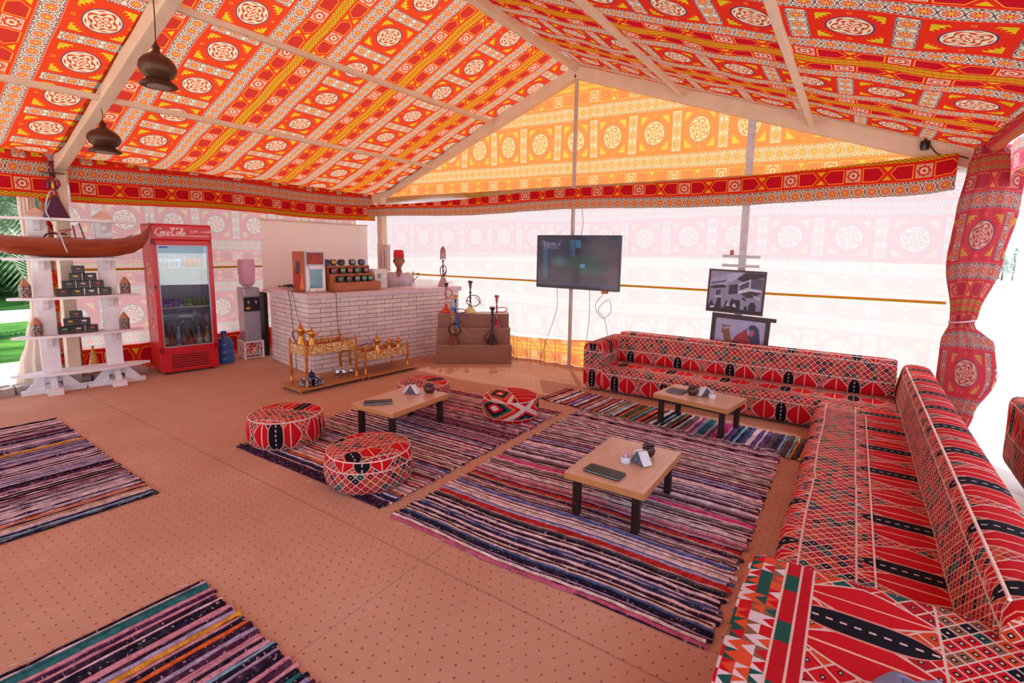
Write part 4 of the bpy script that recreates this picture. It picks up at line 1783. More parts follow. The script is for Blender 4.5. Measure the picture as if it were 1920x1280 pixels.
def tin_mesh():
    bm = B()
    bm_box(bm, (0, 0, .046), (.096, .05, .09))
    es = [e for e in bm.edges if abs(e.verts[0].co.y - e.verts[1].co.y) > .04]
    bmesh.ops.bevel(bm, geom=es, offset=.016, segments=3, affect='EDGES')
    return mesh_of(bm, 'tin')


TIN = tin_mesh()
row = [('front', .07, .0, .131, [(.10, '#4E8A62'), (.24, '#86605C'), (.38, '#A08C92'), (.50, '#58A478'), (.61, '#6EA290')]),
       ('middle', .165, .0, .251, [(.05, '#A85C78'), (.20, '#7A9C8A'), (.32, '#D0603C'), (.44, '#5CA480'), (.60, '#B4707C')]),
       ('top', .255, .0, .371, [(.0, '#3A2C34'), (.11, '#D8963C'), (.24, '#3A3644'), (.43, '#9C8C90'), (.59, '#5A68A8')])]
CN = {'#4E8A62': 'dark green', '#86605C': 'dusty rose', '#A08C92': 'grey', '#58A478': 'mint green', '#6EA290': 'pale teal', '#A85C78': 'pink purple', '#7A9C8A': 'sage green', '#D0603C': 'orange red', '#5CA480': 'bright green', '#B4707C': 'rose pink', '#3A2C34': 'near black', '#D8963C': 'golden orange', '#3A3644': 'plain dark blue grey', '#9C8C90': 'silver grey', '#5A68A8': 'blue'}
for nm, y, _, z, its in row:
    for x, c in its:
        t = thing('tin', 'black tin with a %s picture on the %s step of the display' % (CN[c], nm), 'tin', dsl(x, y, z), 1.47, 'black tins on the display stand')
        put('body', TIN, M_BLACK, t)
        boxo('picture', (0, -.0258, .056), (.074, .002, .044), plain('pic' + c, c, .4, 0, .35, 40), t)
        boxo('lower_print', (0, -.0258, .024), (.062, .002, .020), plain('tin_dark_print', '#46505E', .4, 0, .3, 40), t)
# white electronic cash safe
sf = thing('cash_box', 'white square cash safe with a small keypad next to the waiter', 'safe', (-6.33, 5.41, TZ), 1.35)
boxo('body', (.10, .12, .155), (.21, .24, .305), M_WHITE, sf, .008)
dd = boxo('door', (.10, -.002, .155), (.18, .012, .27), plain('safe_door', '#D4D6D0', .4, 0, .08), sf, .003)
boxo('keypad', (.065, -.010, .20), (.06, .008, .08), plain('keypad', '#8A8E90', .4), dd, .002)
boxo('handle', (.15, -.014, .18), (.012, .016, .05), M_CHROME, dd, .003)
# cables heap at the left end of the counter
ch_ = thing('cable_heap', 'tangle of dark cables and a power strip on the left end of the counter', 'cables', cl(.14, .92, TZ), RZ)
bm = B()
for i in range(5):
    pts = [(.0 + random.uniform(-.1, .1), -.25 + .09 * j + random.uniform(-.04, .04), .012 + random.uniform(0, .05)) for j in range(7)]
    bm_tube(bm, smooth_path(pts, 5), .005, 6)
obj('cable', bm, M_BLACK, ch_, smooth=True)
boxo('power_strip', (0, 0, .02), (.05, .28, .035), plain('strip_white', '#B8AEB0', .5), ch_, .004)
boxo('adapter', (.03, .14, .035), (.05, .07, .06), M_BLACK, ch_, .005)
# cables falling down the counter
for i, (pts, lb) in enumerate([([cl(-.10, .10, TZ + .01), cl(-.10, .45, TZ + .012), cl(-.045, .56, TZ - .12), cl(-.04, .52, .7), cl(-.05, .44, .35), cl(-.06, .40, .02)], 'black cable falling down the short brick side of the counter'),
                               ([cl(.02, .20, TZ + .012), cl(-.08, .36, TZ + .01), cl(-.06, .38, TZ - .1), cl(-.05, .30, .80), cl(-.035, .24, .66)], 'black cable hanging behind the brass coffee pots'),
                               ([cl(.30, .10, TZ + .01), cl(.34, -.07, TZ + .005), cl(.35, -.075, TZ - .1), cl(.38, -.03, .7), cl(.40, -.03, .36), cl(.40, -.035, .30)], 'black cable hanging down the front bricks beneath the mini fridge')]):
    tag(tubeo('power_cable', pts, .004, M_BLACK, None, 6, 8), lb, 'cable')
tag(tubeo('power_cable', [cl(.12, -.03, .42), cl(.26, -.04, .33), cl(.40, -.045, .295), cl(.62, -.04, .30), cl(.85, -.03, .36)], .005, M_BLACK, None, 6, 8), 'black cable looping across the bricks behind the gilt table', 'cable')

# ------------------------------------------------------------------ stepped hookah stand
sp_ = thing('stepped_stand', 'brown three tier stepped stand holding the hookahs', 'stand', (-5.39, 5.77, 0), math.atan2(.603, .797))
M_TIER = m_wood('tier_brown', '#8A5640', '#966048', .45, 1, 0)
SW = 1.19
for (y0, y1, zt, dw) in ((0, .17, .30, 0), (.15, .34, .545, .02), (.32, .60, .755, .04)):
    tr = bpy.data.objects.new('tier', None)
    tr.parent = sp_
    COL.objects.link(tr)
    boxo('riser_board', ((SW - dw) / 2, y0 + .008, zt / 2), (SW - dw, .016, zt - .012), M_TIER, tr, .002)
    boxo('tread', ((SW - dw) / 2, (y0 + y1) / 2, zt - .006), (SW - dw + .004, y1 - y0 + .004, .012), plain('tread_edge', '#9A7058', .4), tr, .002)
    for x in (.008, SW - dw - .008):
        boxo('side_board', (x, (y0 + y1) / 2 + .01, zt / 2 - .006), (.016, y1 - y0 - .02, zt - .013), M_TIER, tr)


def spl(x, y, z):
    a = math.atan2(.603, .797)
    return (-5.39 + x * cos(a) - y * sin(a), 5.77 + x * sin(a) + y * cos(a), z)


def hookah(label, loc, rz, h, basec, stemc, bowlc, hosec, coil, base='bell', mouth=None, bs=1.0, hose_r=.007, cover=False):
    root = thing('hookah', label, 'hookah', loc, rz, 'hookahs on the stepped stand and counter' if not cover else None)
    mb = plain('hk' + basec, basec, .12, .0, .15, 12)
    ms = plain('hs' + stemc, stemc, .25, .55, .15, 20)
    hb = h * .30 * bs
    r = h * .125 * bs
    if base == 'bell':
        pr = [(0, 0), (r, 0), (r * 1.02, hb * .06), (r * .85, hb * .3), (r * .5, hb * .62), (r * .32, hb * .85), (r * .36, hb), (0, hb)]
    elif base == 'cone':
        pr = [(0, 0), (r * 1.15, 0), (r * 1.2, hb * .05), (r * .5, hb * .8), (r * .3, hb), (0, hb)]
    else:
        pr = [(0, 0), (r * 1.25, 0), (r * 1.35, hb * .15), (r * 1.1, hb * .4), (r * .5, hb * .55), (r * .3, hb), (0, hb)]
    latho('base', pr, mb, root, n=22)
    s0, s1 = hb, h * .83
    sr = h * .021
    prof = [(0, s0 - .01), (sr * 1.8, s0 - .008), (sr * 1.6, s0 + .015)]
    k = 6
    for i in range(k):
        z = s0 + .02 + (s1 - s0 - .03) * i / k
        dz = (s1 - s0 - .03) / k
        prof += [(sr, z), (sr * (1.9 if i % 2 else 1.35), z + dz * .45), (sr, z + dz * .9)]
    prof += [(sr * .8, s1), (0, s1)]
    stm = latho('stem', prof, ms, root, n=14)
    latho('tray', [(sr, s1 - .012), (h * .075, s1 - .005), (h * .078, s1 + .001), (sr, s1 - .006)], ms, root, n=20)
    latho('bowl', [(0, s1), (sr * 2.0, s1), (h * .034, s1 + h * .04), (h * .072, s1 + h * .085), (h * .074, s1 + h * .12), (h * .062, s1 + h * .12), (h * .055, s1 + h * .09), (0, s1 + h * .08)], plain('hb' + bowlc, bowlc, .4, 0, .15, 20), root, n=18)
    latho('foil', [(0, s1 + h * .125), (h * .066, s1 + h * .12), (h * .055, s1 + h * .145), (0, s1 + h * .15)], M_CHROME if not cover else ms, root, n=16)
    if coil:
        hz = tubeo('hose', coil, hose_r, plain('hose' + hosec, hosec, .35), root, 7, 8)
        if mouth:
            tubeo('mouthpiece', mouth, [.005, .007, .004], ms, root, 6, 4)
    return root


def coil_pts(cx, cz, rx, rz_, turns, y0=-.03, dy=-.012, start=pi, sgn=1):
    n = int(turns * 10)
    return [(cx + rx * cos(start + sgn * 2 * pi * i / 10), y0 + dy * sin(i * .7), cz + rz_ * sin(start + sgn * 2 * pi * i / 10)) for i in range(n + 1)]


AR = math.atan2(.603, .797)
hookah('hookah with a red orange base and red hose at the left of the top tier', spl(.13, .44, .756), AR, .51, '#D84028', '#B8A8B0', '#2A1C22', '#C8182C', [(.0, -.02, .22)] + coil_pts(.04, .32, .06, .07, 1.4, -.03, -.01, -2.2), 'flat', [(.02, -.05, .20), (.08, -.05, .14), (.15, -.05, .08)])
hookah('hookah with a pale yellow glass base and black hose on the top tier', spl(.52, .45, .756), AR, .545, '#E8DC90', '#5A4A50', '#3A2E34', '#241C22', [(.0, -.02, .20)] + coil_pts(.05, .20, .11, .09, 2.2, -.03, -.02, pi), 'flat', [(.08, -.05, .27), (.14, -.05, .20), (.20, -.05, .13)])
hookah('hookah with an orange yellow bowl and a blue base on the middle tier', spl(.29, .26, .546), AR, .54, '#3A70B8', '#5A62C0', '#D8942C', '#1C161C', [(.0, -.02, .26)] + coil_pts(.07, .26, .09, .035, 2.2, -.03, -.03, pi), 'bell', [(.10, -.05, .25), (.17, -.05, .20), (.22, -.05, .16)])
hookah('hookah with a red bowl, red hose and red base on the middle tier', spl(.95, .26, .546), AR, .54, '#B82040', '#A8707C', '#C05058', '#C82038', [(.0, -.02, .27)] + coil_pts(.08, .29, .09, .035, 1.8, -.03, -.03, pi, 1), 'bell')
hookah('hookah with a light blue bowl and golden stem on the lowest tier', spl(.26, .08, .301), AR, .62, '#7A3C30', '#C8963C', '#4A86C0', '#1C161C', [(.0, -.02, .30)] + coil_pts(.03, .24, .09, .10, 2.6, -.04, -.02, 1.2), 'cone', [(.10, -.06, .32), (.17, -.06, .24), (.24, -.06, .15)], 1.0, .009)
hookah('hookah with a dark stem and dark hose hanging left on the lowest tier', spl(.88, .08, .301), AR, .62, '#3A2430', '#4A3C44', '#2C2026', '#2A1C24', [(.02, -.02, .48), (.05, -.03, .40), (.02, -.04, .30), (-.06, -.04, .20), (-.13, -.04, .10), (-.10, -.04, .06), (-.02, -.04, .12), (.0, -.03, .22)], 'cone', [(.01, -.05, .20), (.04, -.05, .10), (.08, -.05, .01)], 1.0, .009)
ck = hookah('tall hookah with a caged lantern top standing at the far end of the counter', cl(2.40, .14, TZ), RZ, .56, '#B89AA0', '#8A6A74', '#8A5A4C', '#2A1C24', [(.0, -.02, .20)] + coil_pts(-.02, .27, .06, .09, 2.0, -.03, -.01, 0), 'cone', None, 1.1, .007, True)
latho('wind_cover', [(.048, .47), (.050, .48), (.050, .60), (.038, .645), (.018, .68), (.0, .69)], plain('hs_cover', '#A88478', .3, .5), ck, n=14)
latho('cover_tray', [(0, .462), (.07, .465), (.07, .472), (0, .47)], M_CHROME, ck, n=20)
sk = hookah('small brass and white hookah on the counter beside the waiter', cl(1.80, .16, TZ), RZ, .27, '#E8E4DC', '#B8943C', '#C8A848', '#8A7A30', [(.0, -.01, .12), (.05, -.02, .16), (.08, -.02, .20), (.06, -.02, .235), (.02, -.02, .21)], 'bell', [(.06, -.02, .22), (.10, -.02, .24), (.12, -.02, .20)], 1.0, .008, True)

# ------------------------------------------------------------------ gilt tables on their plinths
M_GOLD = None
def m_gold(name, filig):
    m, nt = newmat(name)
    tc = nt.nodes.new('ShaderNodeTexCoord')
    n = noise(nt, 18, detail=3)
    col = ramp(nt, n, [(.3, C('#C0702C')), (.7, C('#D88A40'))])
    bump = n
    met = .55
    if filig:
        vo = nt.nodes.new('ShaderNodeTexVoronoi')
        vo.feature = 'DISTANCE_TO_EDGE'
        vo.inputs['Scale'].default_value = 33
        wv = nt.nodes.new('ShaderNodeTexNoise')
        wv.inputs['Scale'].default_value = 30
        wv.inputs['Detail'].default_value = 1
        mp = nt.nodes.new('ShaderNodeVectorMath')
        mp.operation = 'ADD'
        sc = nt.nodes.new('ShaderNodeVectorMath')
        sc.operation = 'SCALE'
        sc.inputs['Scale'].default_value = .06
        nt.links.new(tc.outputs['Object'], wv.inputs['Vector'])
        nt.links.new(wv.outputs['Color'], sc.inputs[0])
        nt.links.new(tc.outputs['Object'], mp.inputs[0])
        nt.links.new(sc.outputs[0], mp.inputs[1])
        nt.links.new(mp.outputs[0], vo.inputs['Vector'])
        e = S(nt, vo.outputs['Distance'])
        line = (e < .10)
        col = mixc(nt, line, C('#C4701C'), C('#F8EAB0'))
        bump = (e * -3) + .5
    finish(nt, pbsdf(nt, col, .3, met, bump, .9 if filig else .1, .006))
    return m


M_GOLD = m_gold('gilt', False)
M_FIL = m_gold('gilt_filigree', True)
M_PLY = m_wood('plinth_board', '#B0703C', '#BE7E48', .5)
GR = 1.49


def gilt(label, x, y, base_l, base_d, base_f, tx, tw, td, tz, ah):
    root = thing('gilt_table', label, 'table', (x, y, 0), GR, 'gilt filigree tables on low plinths')
    pl = boxo('plinth', (base_l / 2, base_d / 2, .052), (base_l, base_d, .022), M_PLY, root, .003)
    for fx in (.04, base_l - .04):
        for fy in (.04, base_d - .04):
            latho('foot', [(0, 0), (.012, 0), (.02, .015), (.012, .028), (.018, .041), (0, .041)], M_GOLD, pl, (fx, fy, 0), 10)
    z0 = .064
    for sx in (0, 1):
        for sy in (0, 1):
            lx, ly = tx + sx * tw, .08 + sy * td
            lg = latho('leg', [(0, z0), (.024, z0), (.026, z0 + .01), (.014, z0 + .03), (.018, z0 + .07), (.011, z0 + .085), (.017, z0 + .10), (.017, tz), (0, tz)], M_GOLD, root, (lx, ly, 0), 10)
            latho('finial', [(0, tz), (.010, tz), (.016, tz + .015), (.018, tz + .03), (.008, tz + .045), (.012, tz + .052), (.004, tz + .068), (0, tz + .075)], M_GOLD, lg, (lx, ly, 0), 12)
    for sy in (0, 1):
        boxo('apron', (tx + tw / 2, .08 + sy * td, tz - ah / 2), (tw - .02, .012, ah), M_FIL, root, .002)
    for sx in (0, 1):
        boxo('apron', (tx + sx * tw, .08 + td / 2, tz - ah / 2), (.012, td - .02, ah), M_FIL, root, .002)
    boxo('tray_floor', (tx + tw / 2, .08 + td / 2, tz - .055), (tw - .01, td - .01, .012), plain('tray_velvet', '#9A4A30', .6), root)
    bm = B()
    for sx in (0, 1):
        bm_tube(bm, [(tx + sx * tw, .08, z0 + .16), (tx + sx * tw, .08 + td, z0 + .16)], .006, 6)
    obj('stretcher', bm, M_GOLD, root)
    return root


gilt('taller gilt table with two coffee pots on its low plinth', -5.51, 3.52, .94, .50, 0, .14, .70, .38, .575, .125)
gilt('lower gilt table with three coffee pots on its low plinth', -5.42, 4.47, .88, .46, 0, .02, .72, .36, .375, .12)
M_COPPER = plain('copper_gilt', '#D0823C', .22, .75, .12, 20)
M_DKH = plain('dark_handle', '#2A1810', .3)


def dallah(label, x, y, z, h, rz):
    root = thing('coffee_pot', label, 'coffee pot', (x, y, z), rz, 'copper coffee pots on the gilt tables')
    latho('body', [(0, 0), (.17 * h, 0), (.19 * h, .02 * h), (.18 * h, .12 * h), (.10 * h, .36 * h), (.095 * h, .44 * h), (.13 * h, .58 * h), (.135 * h, .62 * h), (0, .62 * h)], M_COPPER, root, n=22)
    latho('lid', [(.14 * h, .62 * h), (.145 * h, .645 * h), (.09 * h, .76 * h), (.03 * h, .84 * h), (.025 * h, .86 * h), (.04 * h, .885 * h), (.02 * h, .91 * h), (.008 * h, .96 * h), (0, h)], M_COPPER, root, n=22)
    latho('collar', [(.105 * h, .40 * h), (.115 * h, .41 * h), (.105 * h, .425 * h)], plain('bright_brass', '#E8C068', .2, .8), root, n=22)
    tubeo('spout', [(.10 * h, 0, .52 * h), (.22 * h, 0, .56 * h), (.30 * h, 0, .60 * h), (.38 * h, 0, .60 * h)], [.05 * h, .035 * h, .018 * h, .006 * h], M_COPPER, root, 8, 5)
    tubeo('handle', [(-.12 * h, 0, .60 * h), (-.25 * h, 0, .62 * h), (-.31 * h, 0, .52 * h), (-.27 * h, 0, .34 * h), (-.15 * h, 0, .22 * h)], .018 * h, M_DKH, root, 8, 6)
    return root


dallah('tallest copper coffee pot at the back corner of the taller gilt table', -5.86, 3.79, .527, .33, 1.2)
dallah('copper coffee pot in front of the tallest one on the taller gilt table', -5.74, 3.86, .527, .27, 1.2)
dallah('larger copper coffee pot at the left of the lower gilt table', -5.52, 4.72, .327, .29, 1.3)
dallah('small copper coffee pot in the middle of the lower gilt table', -5.50, 4.92, .327, .21, 1.3)
dallah('small copper coffee pot at the right of the lower gilt table', -5.49, 5.08, .327, .22, 1.3)
# tray of glasses on the plinth
ty = thing('round_tray', 'round silver tray on the plinth under the taller gilt table', 'tray', (-5.66, 3.78, .064))
latho('tray', [(0, .001), (.11, .001), (.15, .012), (.155, .016), (.15, .018), (.11, .006), (0, .005)], M_CHROME, ty, n=32)
TG = glassm('tea_glass', '#D8D4E8', 0, .6)
g0 = None
for k in range(8):
    a = 2 * pi * k / 8
    p = (-5.66 + .098 * cos(a), 3.78 + .098 * sin(a), .071)
    if g0 is None:
        g0 = latho('tea_glass', [(0, 0), (.022, 0), (.02, .02), (.018, .035), (.026, .07), (.024, .07), (.016, .036), (.017, .01), (0, .008)], TG, None, n=14)
        g = g0
        g.location = p
    else:
        g = dup(g0, p)
    tag(g, 'small clear tea glass on the round silver tray', 'glass', 'tea glasses on the round tray')
bj = thing('sugar_jar', 'dark blue lidded jar in the centre of the round tray', 'jar', (-5.665, 3.785, .071))
MB_ = plain('cobalt', '#1C1C48', .15, 0, .1)
latho('jar', [(0, 0), (.03, 0), (.05, .03), (.052, .07), (.036, .10), (.04, .112), (0, .112)], MB_, bj, n=20)
latho('lid', [(0, .112), (.044, .112), (.044, .12), (.03, .14), (.01, .15), (.012, .165), (0, .17)], MB_, bj, n=20)
for k, (x, y) in enumerate([(-5.72, 4.20), (-5.66, 4.27), (-5.74, 4.31), (-5.66, 4.38), (-5.78, 4.25)]):
    c = thing('silver_cup', ['silver handled cup at the back left of the cluster on the plinth', 'silver handled cup at the front of the cluster on the plinth', 'silver handled cup in the middle of the cluster on the plinth', 'silver handled cup at the right end of the cluster on the plinth', 'rearmost silver handled cup of the cluster on the plinth'][k], 'cup', (x, y, .064), k * 1.3, 'silver cups on the plinth')
    latho('bowl', [(0, 0), (.02, 0), (.012, .012), (.03, .03), (.036, .06), (.033, .06), (.026, .032), (0, .02)], M_CHROME, c, n=18)
    tubeo('handle', [(.033, 0, .055), (.055, 0, .07), (.065, 0, .10), (.06, 0, .115)], [.005, .004, .003, .004], M_CHROME, c, 6, 4)
# ------------------------------------------------------------------ white shelf rack
RX, RY = -7.96, 2.20
rk = thing('shelf_rack', 'white wooden shelf rack with five boat shaped shelves on two posts', 'shelf', (RX, RY, 0), RZ)


def rl(x, y, z=0.0):
    c, s = cos(RZ), sin(RZ)
    return (RX + x * c - y * s, RY + x * s + y * c, z)


for sx in (-1, 1):
    px = .30 * sx
    p = boxo('post', (px, .03, 1.12), (.17, .045, 2.0), M_WHITEW, rk, .004)
    bm = B()
    bm_prism(bm, [(px - .10, 2.105), (px + .10, 2.105), (px + .085, 2.125), (px, 2.20), (px - .085, 2.125)], 'y', .0, .06)
    obj('post_cap', bm, plain('cap_wood', '#D2A890', .6, 0, .08), p)
    bm = B()
    bm_prism(bm, [(-.22, .0), (.22, .0), (.22, .05), (.16, .07), (-.16, .07), (-.22, .05)], 'x', px - .07, px + .07)
    bm_box(bm, (px, .0, .026), (.58, .09, .05))
    ft = obj('foot', bm, M_WHITEW, rk)
    for sy in (-1, 1):
        bm = B()
        bm_prism(bm, [(sy * .15, .06), (sy * .10, .06), (sy * .03, .17), (sy * .03, .23)], 'x', px - .03, px + .03)
        obj('foot_brace', bm, M_WHITEW, ft)
        bm = B()
        bm_prism(bm, [(px + sy * .25, .05), (px + sy * .08, .05), (px + sy * .08, .24), (px + sy * .11, .22)], 'y', -.02, .02)
        obj('foot_brace', bm, M_WHITEW, ft)
boxo('stretcher', (0, .0, .04), (.52, .035, .05), M_WHITEW, rk, .004)
SHZ = [.25, .70, 1.155, 1.615, 2.08]
for i, z in enumerate(SHZ):
    bm = B()
    hl, hw = (.66, .17) if i == 0 else (.62, .15)
    top = []
    for k in range(11):
        t = -1 + 2 * k / 10
        top.append((hl * t, -hw * (1 - abs(t) ** 2.2) - .012))
    poly = top + [(a, -b) for a, b in top[::-1]]
    bm_prism(bm, poly, 'z', z - .03, z)
    s = obj('shelf_board', bm, M_WHITEW, rk)
    for sx in (-1, 1):
        bm = B()
        bm_prism(bm, [(-.12, z - .031), (.0, z - .031), (.0, z - .15), (-.03, z - .14), (-.06, z - .08)], 'x', .30 * sx - .025, .30 * sx + .025)
        obj('bracket', bm, M_WHITEW, s)

# model boat on the fourth shelf
bt = thing('model_boat', 'reddish brown wooden model rowing boat with a tall curved prow on the rack', 'boat', rl(0, -.02, 1.617), RZ)
M_MAH = m_wood('mahogany', '#7A2A14', '#A04422', .3, .6, 0)
secs = [(-1.15, .40, .55, .004), (-1.0, .24, .38, .03), (-.82, .12, .30, .07), (-.55, .04, .25, .11), (-.2, .002, .23, .14), (.15, .001, .225, .135), (.40, .015, .235, .105), (.58, .06, .265, .07), (.68, .13, .31, .042), (.745, .24, .38, .022), (.772, .38, .47, .013), (.77, .56, .575, .009)]
bm = B()
rows = []
for x, zb, zt, hw in secs:
    r_ = []
    for k in range(9):
        a = pi * k / 8
        r_.append(bm.verts.new((x, -hw * cos(a) if True else 0, zt - (zt - zb) * sin(a) ** .8)))
    for k in range(9):
        a = pi * (8 - k) / 8
        r_.append(bm.verts.new((x, -hw * .86 * cos(a), zt - (zt - zb) * .85 * sin(a) ** .8)))
    rows.append(r_)
for a, b in zip(rows, rows[1:]):
    for k in range(18):
        j = (k + 1) % 18
        bm.faces.new((a[k], a[j], b[j], b[k]))
bm.faces.new(rows[0])
bm.faces.new(rows[-1][::-1])
obj('hull', bm, M_MAH, bt, smooth=True, ang=.8)
for x in (-.45, -.1, .25):
    boxo('thwart', (x, 0, .205), (.05, .19, .012), M_MAH, bt, .002)
for x, hgt, tl_ in ((.02, .16, -.1), (.09, .19, -.22)):
    boxo('mast_prop', (x, -.02, .225 + hgt / 2), (.016, .016, hgt), plain('prop_wood', '#6A3A30', .5), bt, .002, ry=tl_)
boxo('deck_frame', (.0, -.02, .235), (.22, .06, .012), plain('deck_red', '#B03A34', .5), bt, .002)
boxo('prow_seat', (.55, 0, .27), (.08, .07, .012), M_MAH, bt, .002, ry=-.45)
bm = B()
bm_box(bm, (-.12, -.05, .275), (.14, .012, .010), .1)
bm_tube(bm, smooth_path([(-.26, -.05, .22), (-.23, -.05, .27), (-.17, -.05, .285), (-.05, -.05, .275)], 5), .009, 6)
obj('black_pipe', bm, M_BLACK, bt)
bm = B()
bm_tube(bm, [(-.17, -.06, .29), (-.12, -.06, .315), (.0, -.06, .34)], .005, 5)
bm_tube(bm, [(-.17, -.06, .29), (-.12, -.06, .275), (.0, -.06, .34)], .005, 5)
obj('red_mouthpiece', bm, plain('mouth_red', '#C02030', .4), bt)

# boxes, lanterns on the shelves
def box_small():
    bm = B()
    bm_box(bm, (0, 0, .045), (.118, .085, .09), bev=.003)
    return mesh_of(bm, 'box')


BXM = box_small()
M_BOXK = plain('box_black', '#1A1518', .35, 0, .3, 20)
ACC = ['#C03040', '#C89A40', '#F0D8DC', '#B0584A', '#60A070', '#C8A878']


def shelf_box(x, y, z, lab, grp, k, dr=0.0):
    t = thing('carton', lab, 'box', rl(x, y, z), RZ + dr, grp)
    put('carton_body', BXM, M_BOXK, t)
    boxo('front_print', (.0, -.0432, .055), (.045, .001, .020), plain('carton_print' + ACC[k % 6], ACC[k % 6], .5, 0, .5, 60), t)
    boxo('print_strip', (.0, -.0432, .020), (.08, .001, .008), plain('carton_strip', '#6A5A58', .5, 0, .4, 60), t)


ordn = ['first', 'second', 'third', 'fourth']
rown = ['bottom', 'second', 'third', 'top']
k = 0
for r, (n, x0) in enumerate([(4, -.06), (3, -.0), (2, .07), (1, .10)]):
    for i in range(n):
        xx = x0 + .133 * i - (.0)
        shelf_box(xx - .08, .0 - .02, 1.157 + r * .091, 'small black carton, %s from the left in the %s row of the larger pyramid' % (ordn[i], rown[r]) if n > 1 else 'small black carton topping the larger pyramid on the rack', 'black cartons stacked on the rack', k, random.uniform(-.08, .08))
        k += 1
for r, (n, x0) in enumerate([(3, -.06), (2, .0), (1, .06)]):
    for i in range(n):
        shelf_box(x0 + .128 * i - .10, -.02, .702 + r * .091, 'small black carton, %s from the left in the %s row of the smaller pyramid' % (ordn[i], rown[r]) if n > 1 else 'small black carton topping the smaller pyramid on the rack', 'black cartons stacked on the rack', k, random.uniform(-.08, .08))
        k += 1


def m_pierced():
    m, nt = newmat('pierced_metal')
    tc = nt.nodes.new('ShaderNodeTexCoord')
    vo = nt.nodes.new('ShaderNodeTexVoronoi')
    vo.inputs['Scale'].default_value = 70
    nt.links.new(tc.outputs['Object'], vo.inputs['Vector'])
    d = S(nt, vo.outputs['Distance'])
    col = mixc(nt, d < .35, C('#6A5048'), C('#D8D2CC'))
    finish(nt, pbsdf(nt, col, .4, .3, d, .6, .004))
    return m


M_PIER = m_pierced()
M_TERRA = plain('lantern_cone', '#B07858', .6)


def shelf_lantern(x, z, lab):
    t = thing('lantern', lab, 'lantern', rl(x, -.03, z), RZ, 'pierced lanterns on the rack')
    latho('base', [(0, 0), (.055, 0), (.055, .012), (0, .012)], M_TERRA, t, n=6)
    latho('pierced_body', [(0, .012), (.05, .012), (.054, .02), (.054, .125), (.05, .135), (0, .135)], M_PIER, t, n=6)
    latho('roof', [(0, .135), (.058, .135), (.05, .145), (.018, .205), (.010, .215), (0, .222)], M_TERRA, t, n=6)


shelf_lantern(-.46, 1.157, 'pierced lantern at the left end of the middle rack shelf')
shelf_lantern(.46, 1.157, 'pierced lantern at the right end of the middle rack shelf')
shelf_lantern(-.40, .702, 'pierced lantern at the left end of the second lowest rack shelf')
shelf_lantern(.42, .702, 'pierced lantern at the right end of the second lowest rack shelf')
# big hookah on the top shelf
bh = hookah('large hookah with a plum glass base standing on the top of the shelf rack', rl(-.12, -.02, 2.082), RZ, .78, '#4A2848', '#8A3A48', '#A0787C', '#C8C4CC',
            [(.0, -.02, .30), (-.05, -.04, .28), (-.09, -.05, .10), (-.07, -.16, -.02), (.0, -.175, -.2), (.03, -.165, -.33), (.05, -.155, -.40)], 'cone', None, 1.05, .007, True)
latho('plate', [(0, .50), (.11, .51), (.115, .52), (0, .515)], plain('bronze', '#7A6050', .3, .7), bh, n=22)
for a in range(7):
    aa = a * .9
    latho('charm', [(0, .36), (.012, .37), (.016, .40), (.006, .44), (0, .45)], plain('charm' + str(a % 3), ['#8A2040', '#3A2A5A', '#C8A050'][a % 3], .3), bh, (.05 * cos(aa), .05 * sin(aa), -.03 * (a % 2)), 8)
# gold fabric sheaf and cream drape behind the rack
bm = B()
bm_lathe(bm, [(0, .02), (.07, .02), (.085, .10), (.05, .30), (.015, .42), (.02, .46), (0, .46)], (0, 0, 0), 18, 0, 1, .7, 6, .12)
gs = obj('gold_cloth', bm, plain('gold_satin', '#D8A24A', .35, .2, .25, 9), None, rl(.10, .22, .0), smooth=True)
gs.location.z = .28
gs.location = rl(.12, .36, .0)
tag(gs, 'gathered gold cloth standing on the floor behind the rack', 'cloth')
cd = tied('drape', '', -8.62, 1.97, [(.03, .02, .24, .10, .16), (.25, .0, .20, .10, .16), (.6, .0, .12, .08, .16), (.95, .02, .06, .05, .14), (1.6, .0, .045, .045, .14), (2.3, .0, .07, .05, .12), (2.68, 0, .10, .06, .1)], plain('cream_drape', '#DCCCBE', .9, 0, .05, 4), facing=1.2)
tag(cd, 'plain cream drape gathered at the left opening behind the rack', 'curtain')

# ------------------------------------------------------------------ projection screen, electric box
bm = B()
bm_box(bm, (0, 1.07, .56), (.012, 2.14, 1.12), bev=.003)
scn = obj('projection_screen', bm, plain('screen_cloth', '#F0E8E4', .8, 0, .02, 2), None, (-8.12, 4.62, 1.08))
tag(scn, 'plain cream screen hanging over the side wall behind the counter', 'screen')
boxo('bottom_bar', (0, 1.07, -.012), (.03, 2.16, .03), M_CREAM, scn, .005)
boxo('top_bar', (0, 1.07, 1.135), (.03, 2.16, .03), M_CREAM, scn, .005)
eb = thing('fuse_box', 'pale electrical fuse box on the corner post behind the waiter', 'fuse box', (-7.58, 6.70, 1.36))
boxo('case', (0, 0, .24), (.26, .09, .50), plain('fuse_case', '#C8B4AC', .5), eb, .006)
fd = boxo('cover', (.02, -.05, .24), (.20, .012, .42), plain('fuse_cover', '#D4C2BA', .5), eb, .004)
boxo('breaker_strip', (-.02, -.058, .24), (.012, .006, .34), plain('breaker', '#A03A34', .5), fd)
boxo('breaker_strip', (.07, -.058, .24), (.010, .006, .34), plain('breaker', '#A03A34', .5), fd)
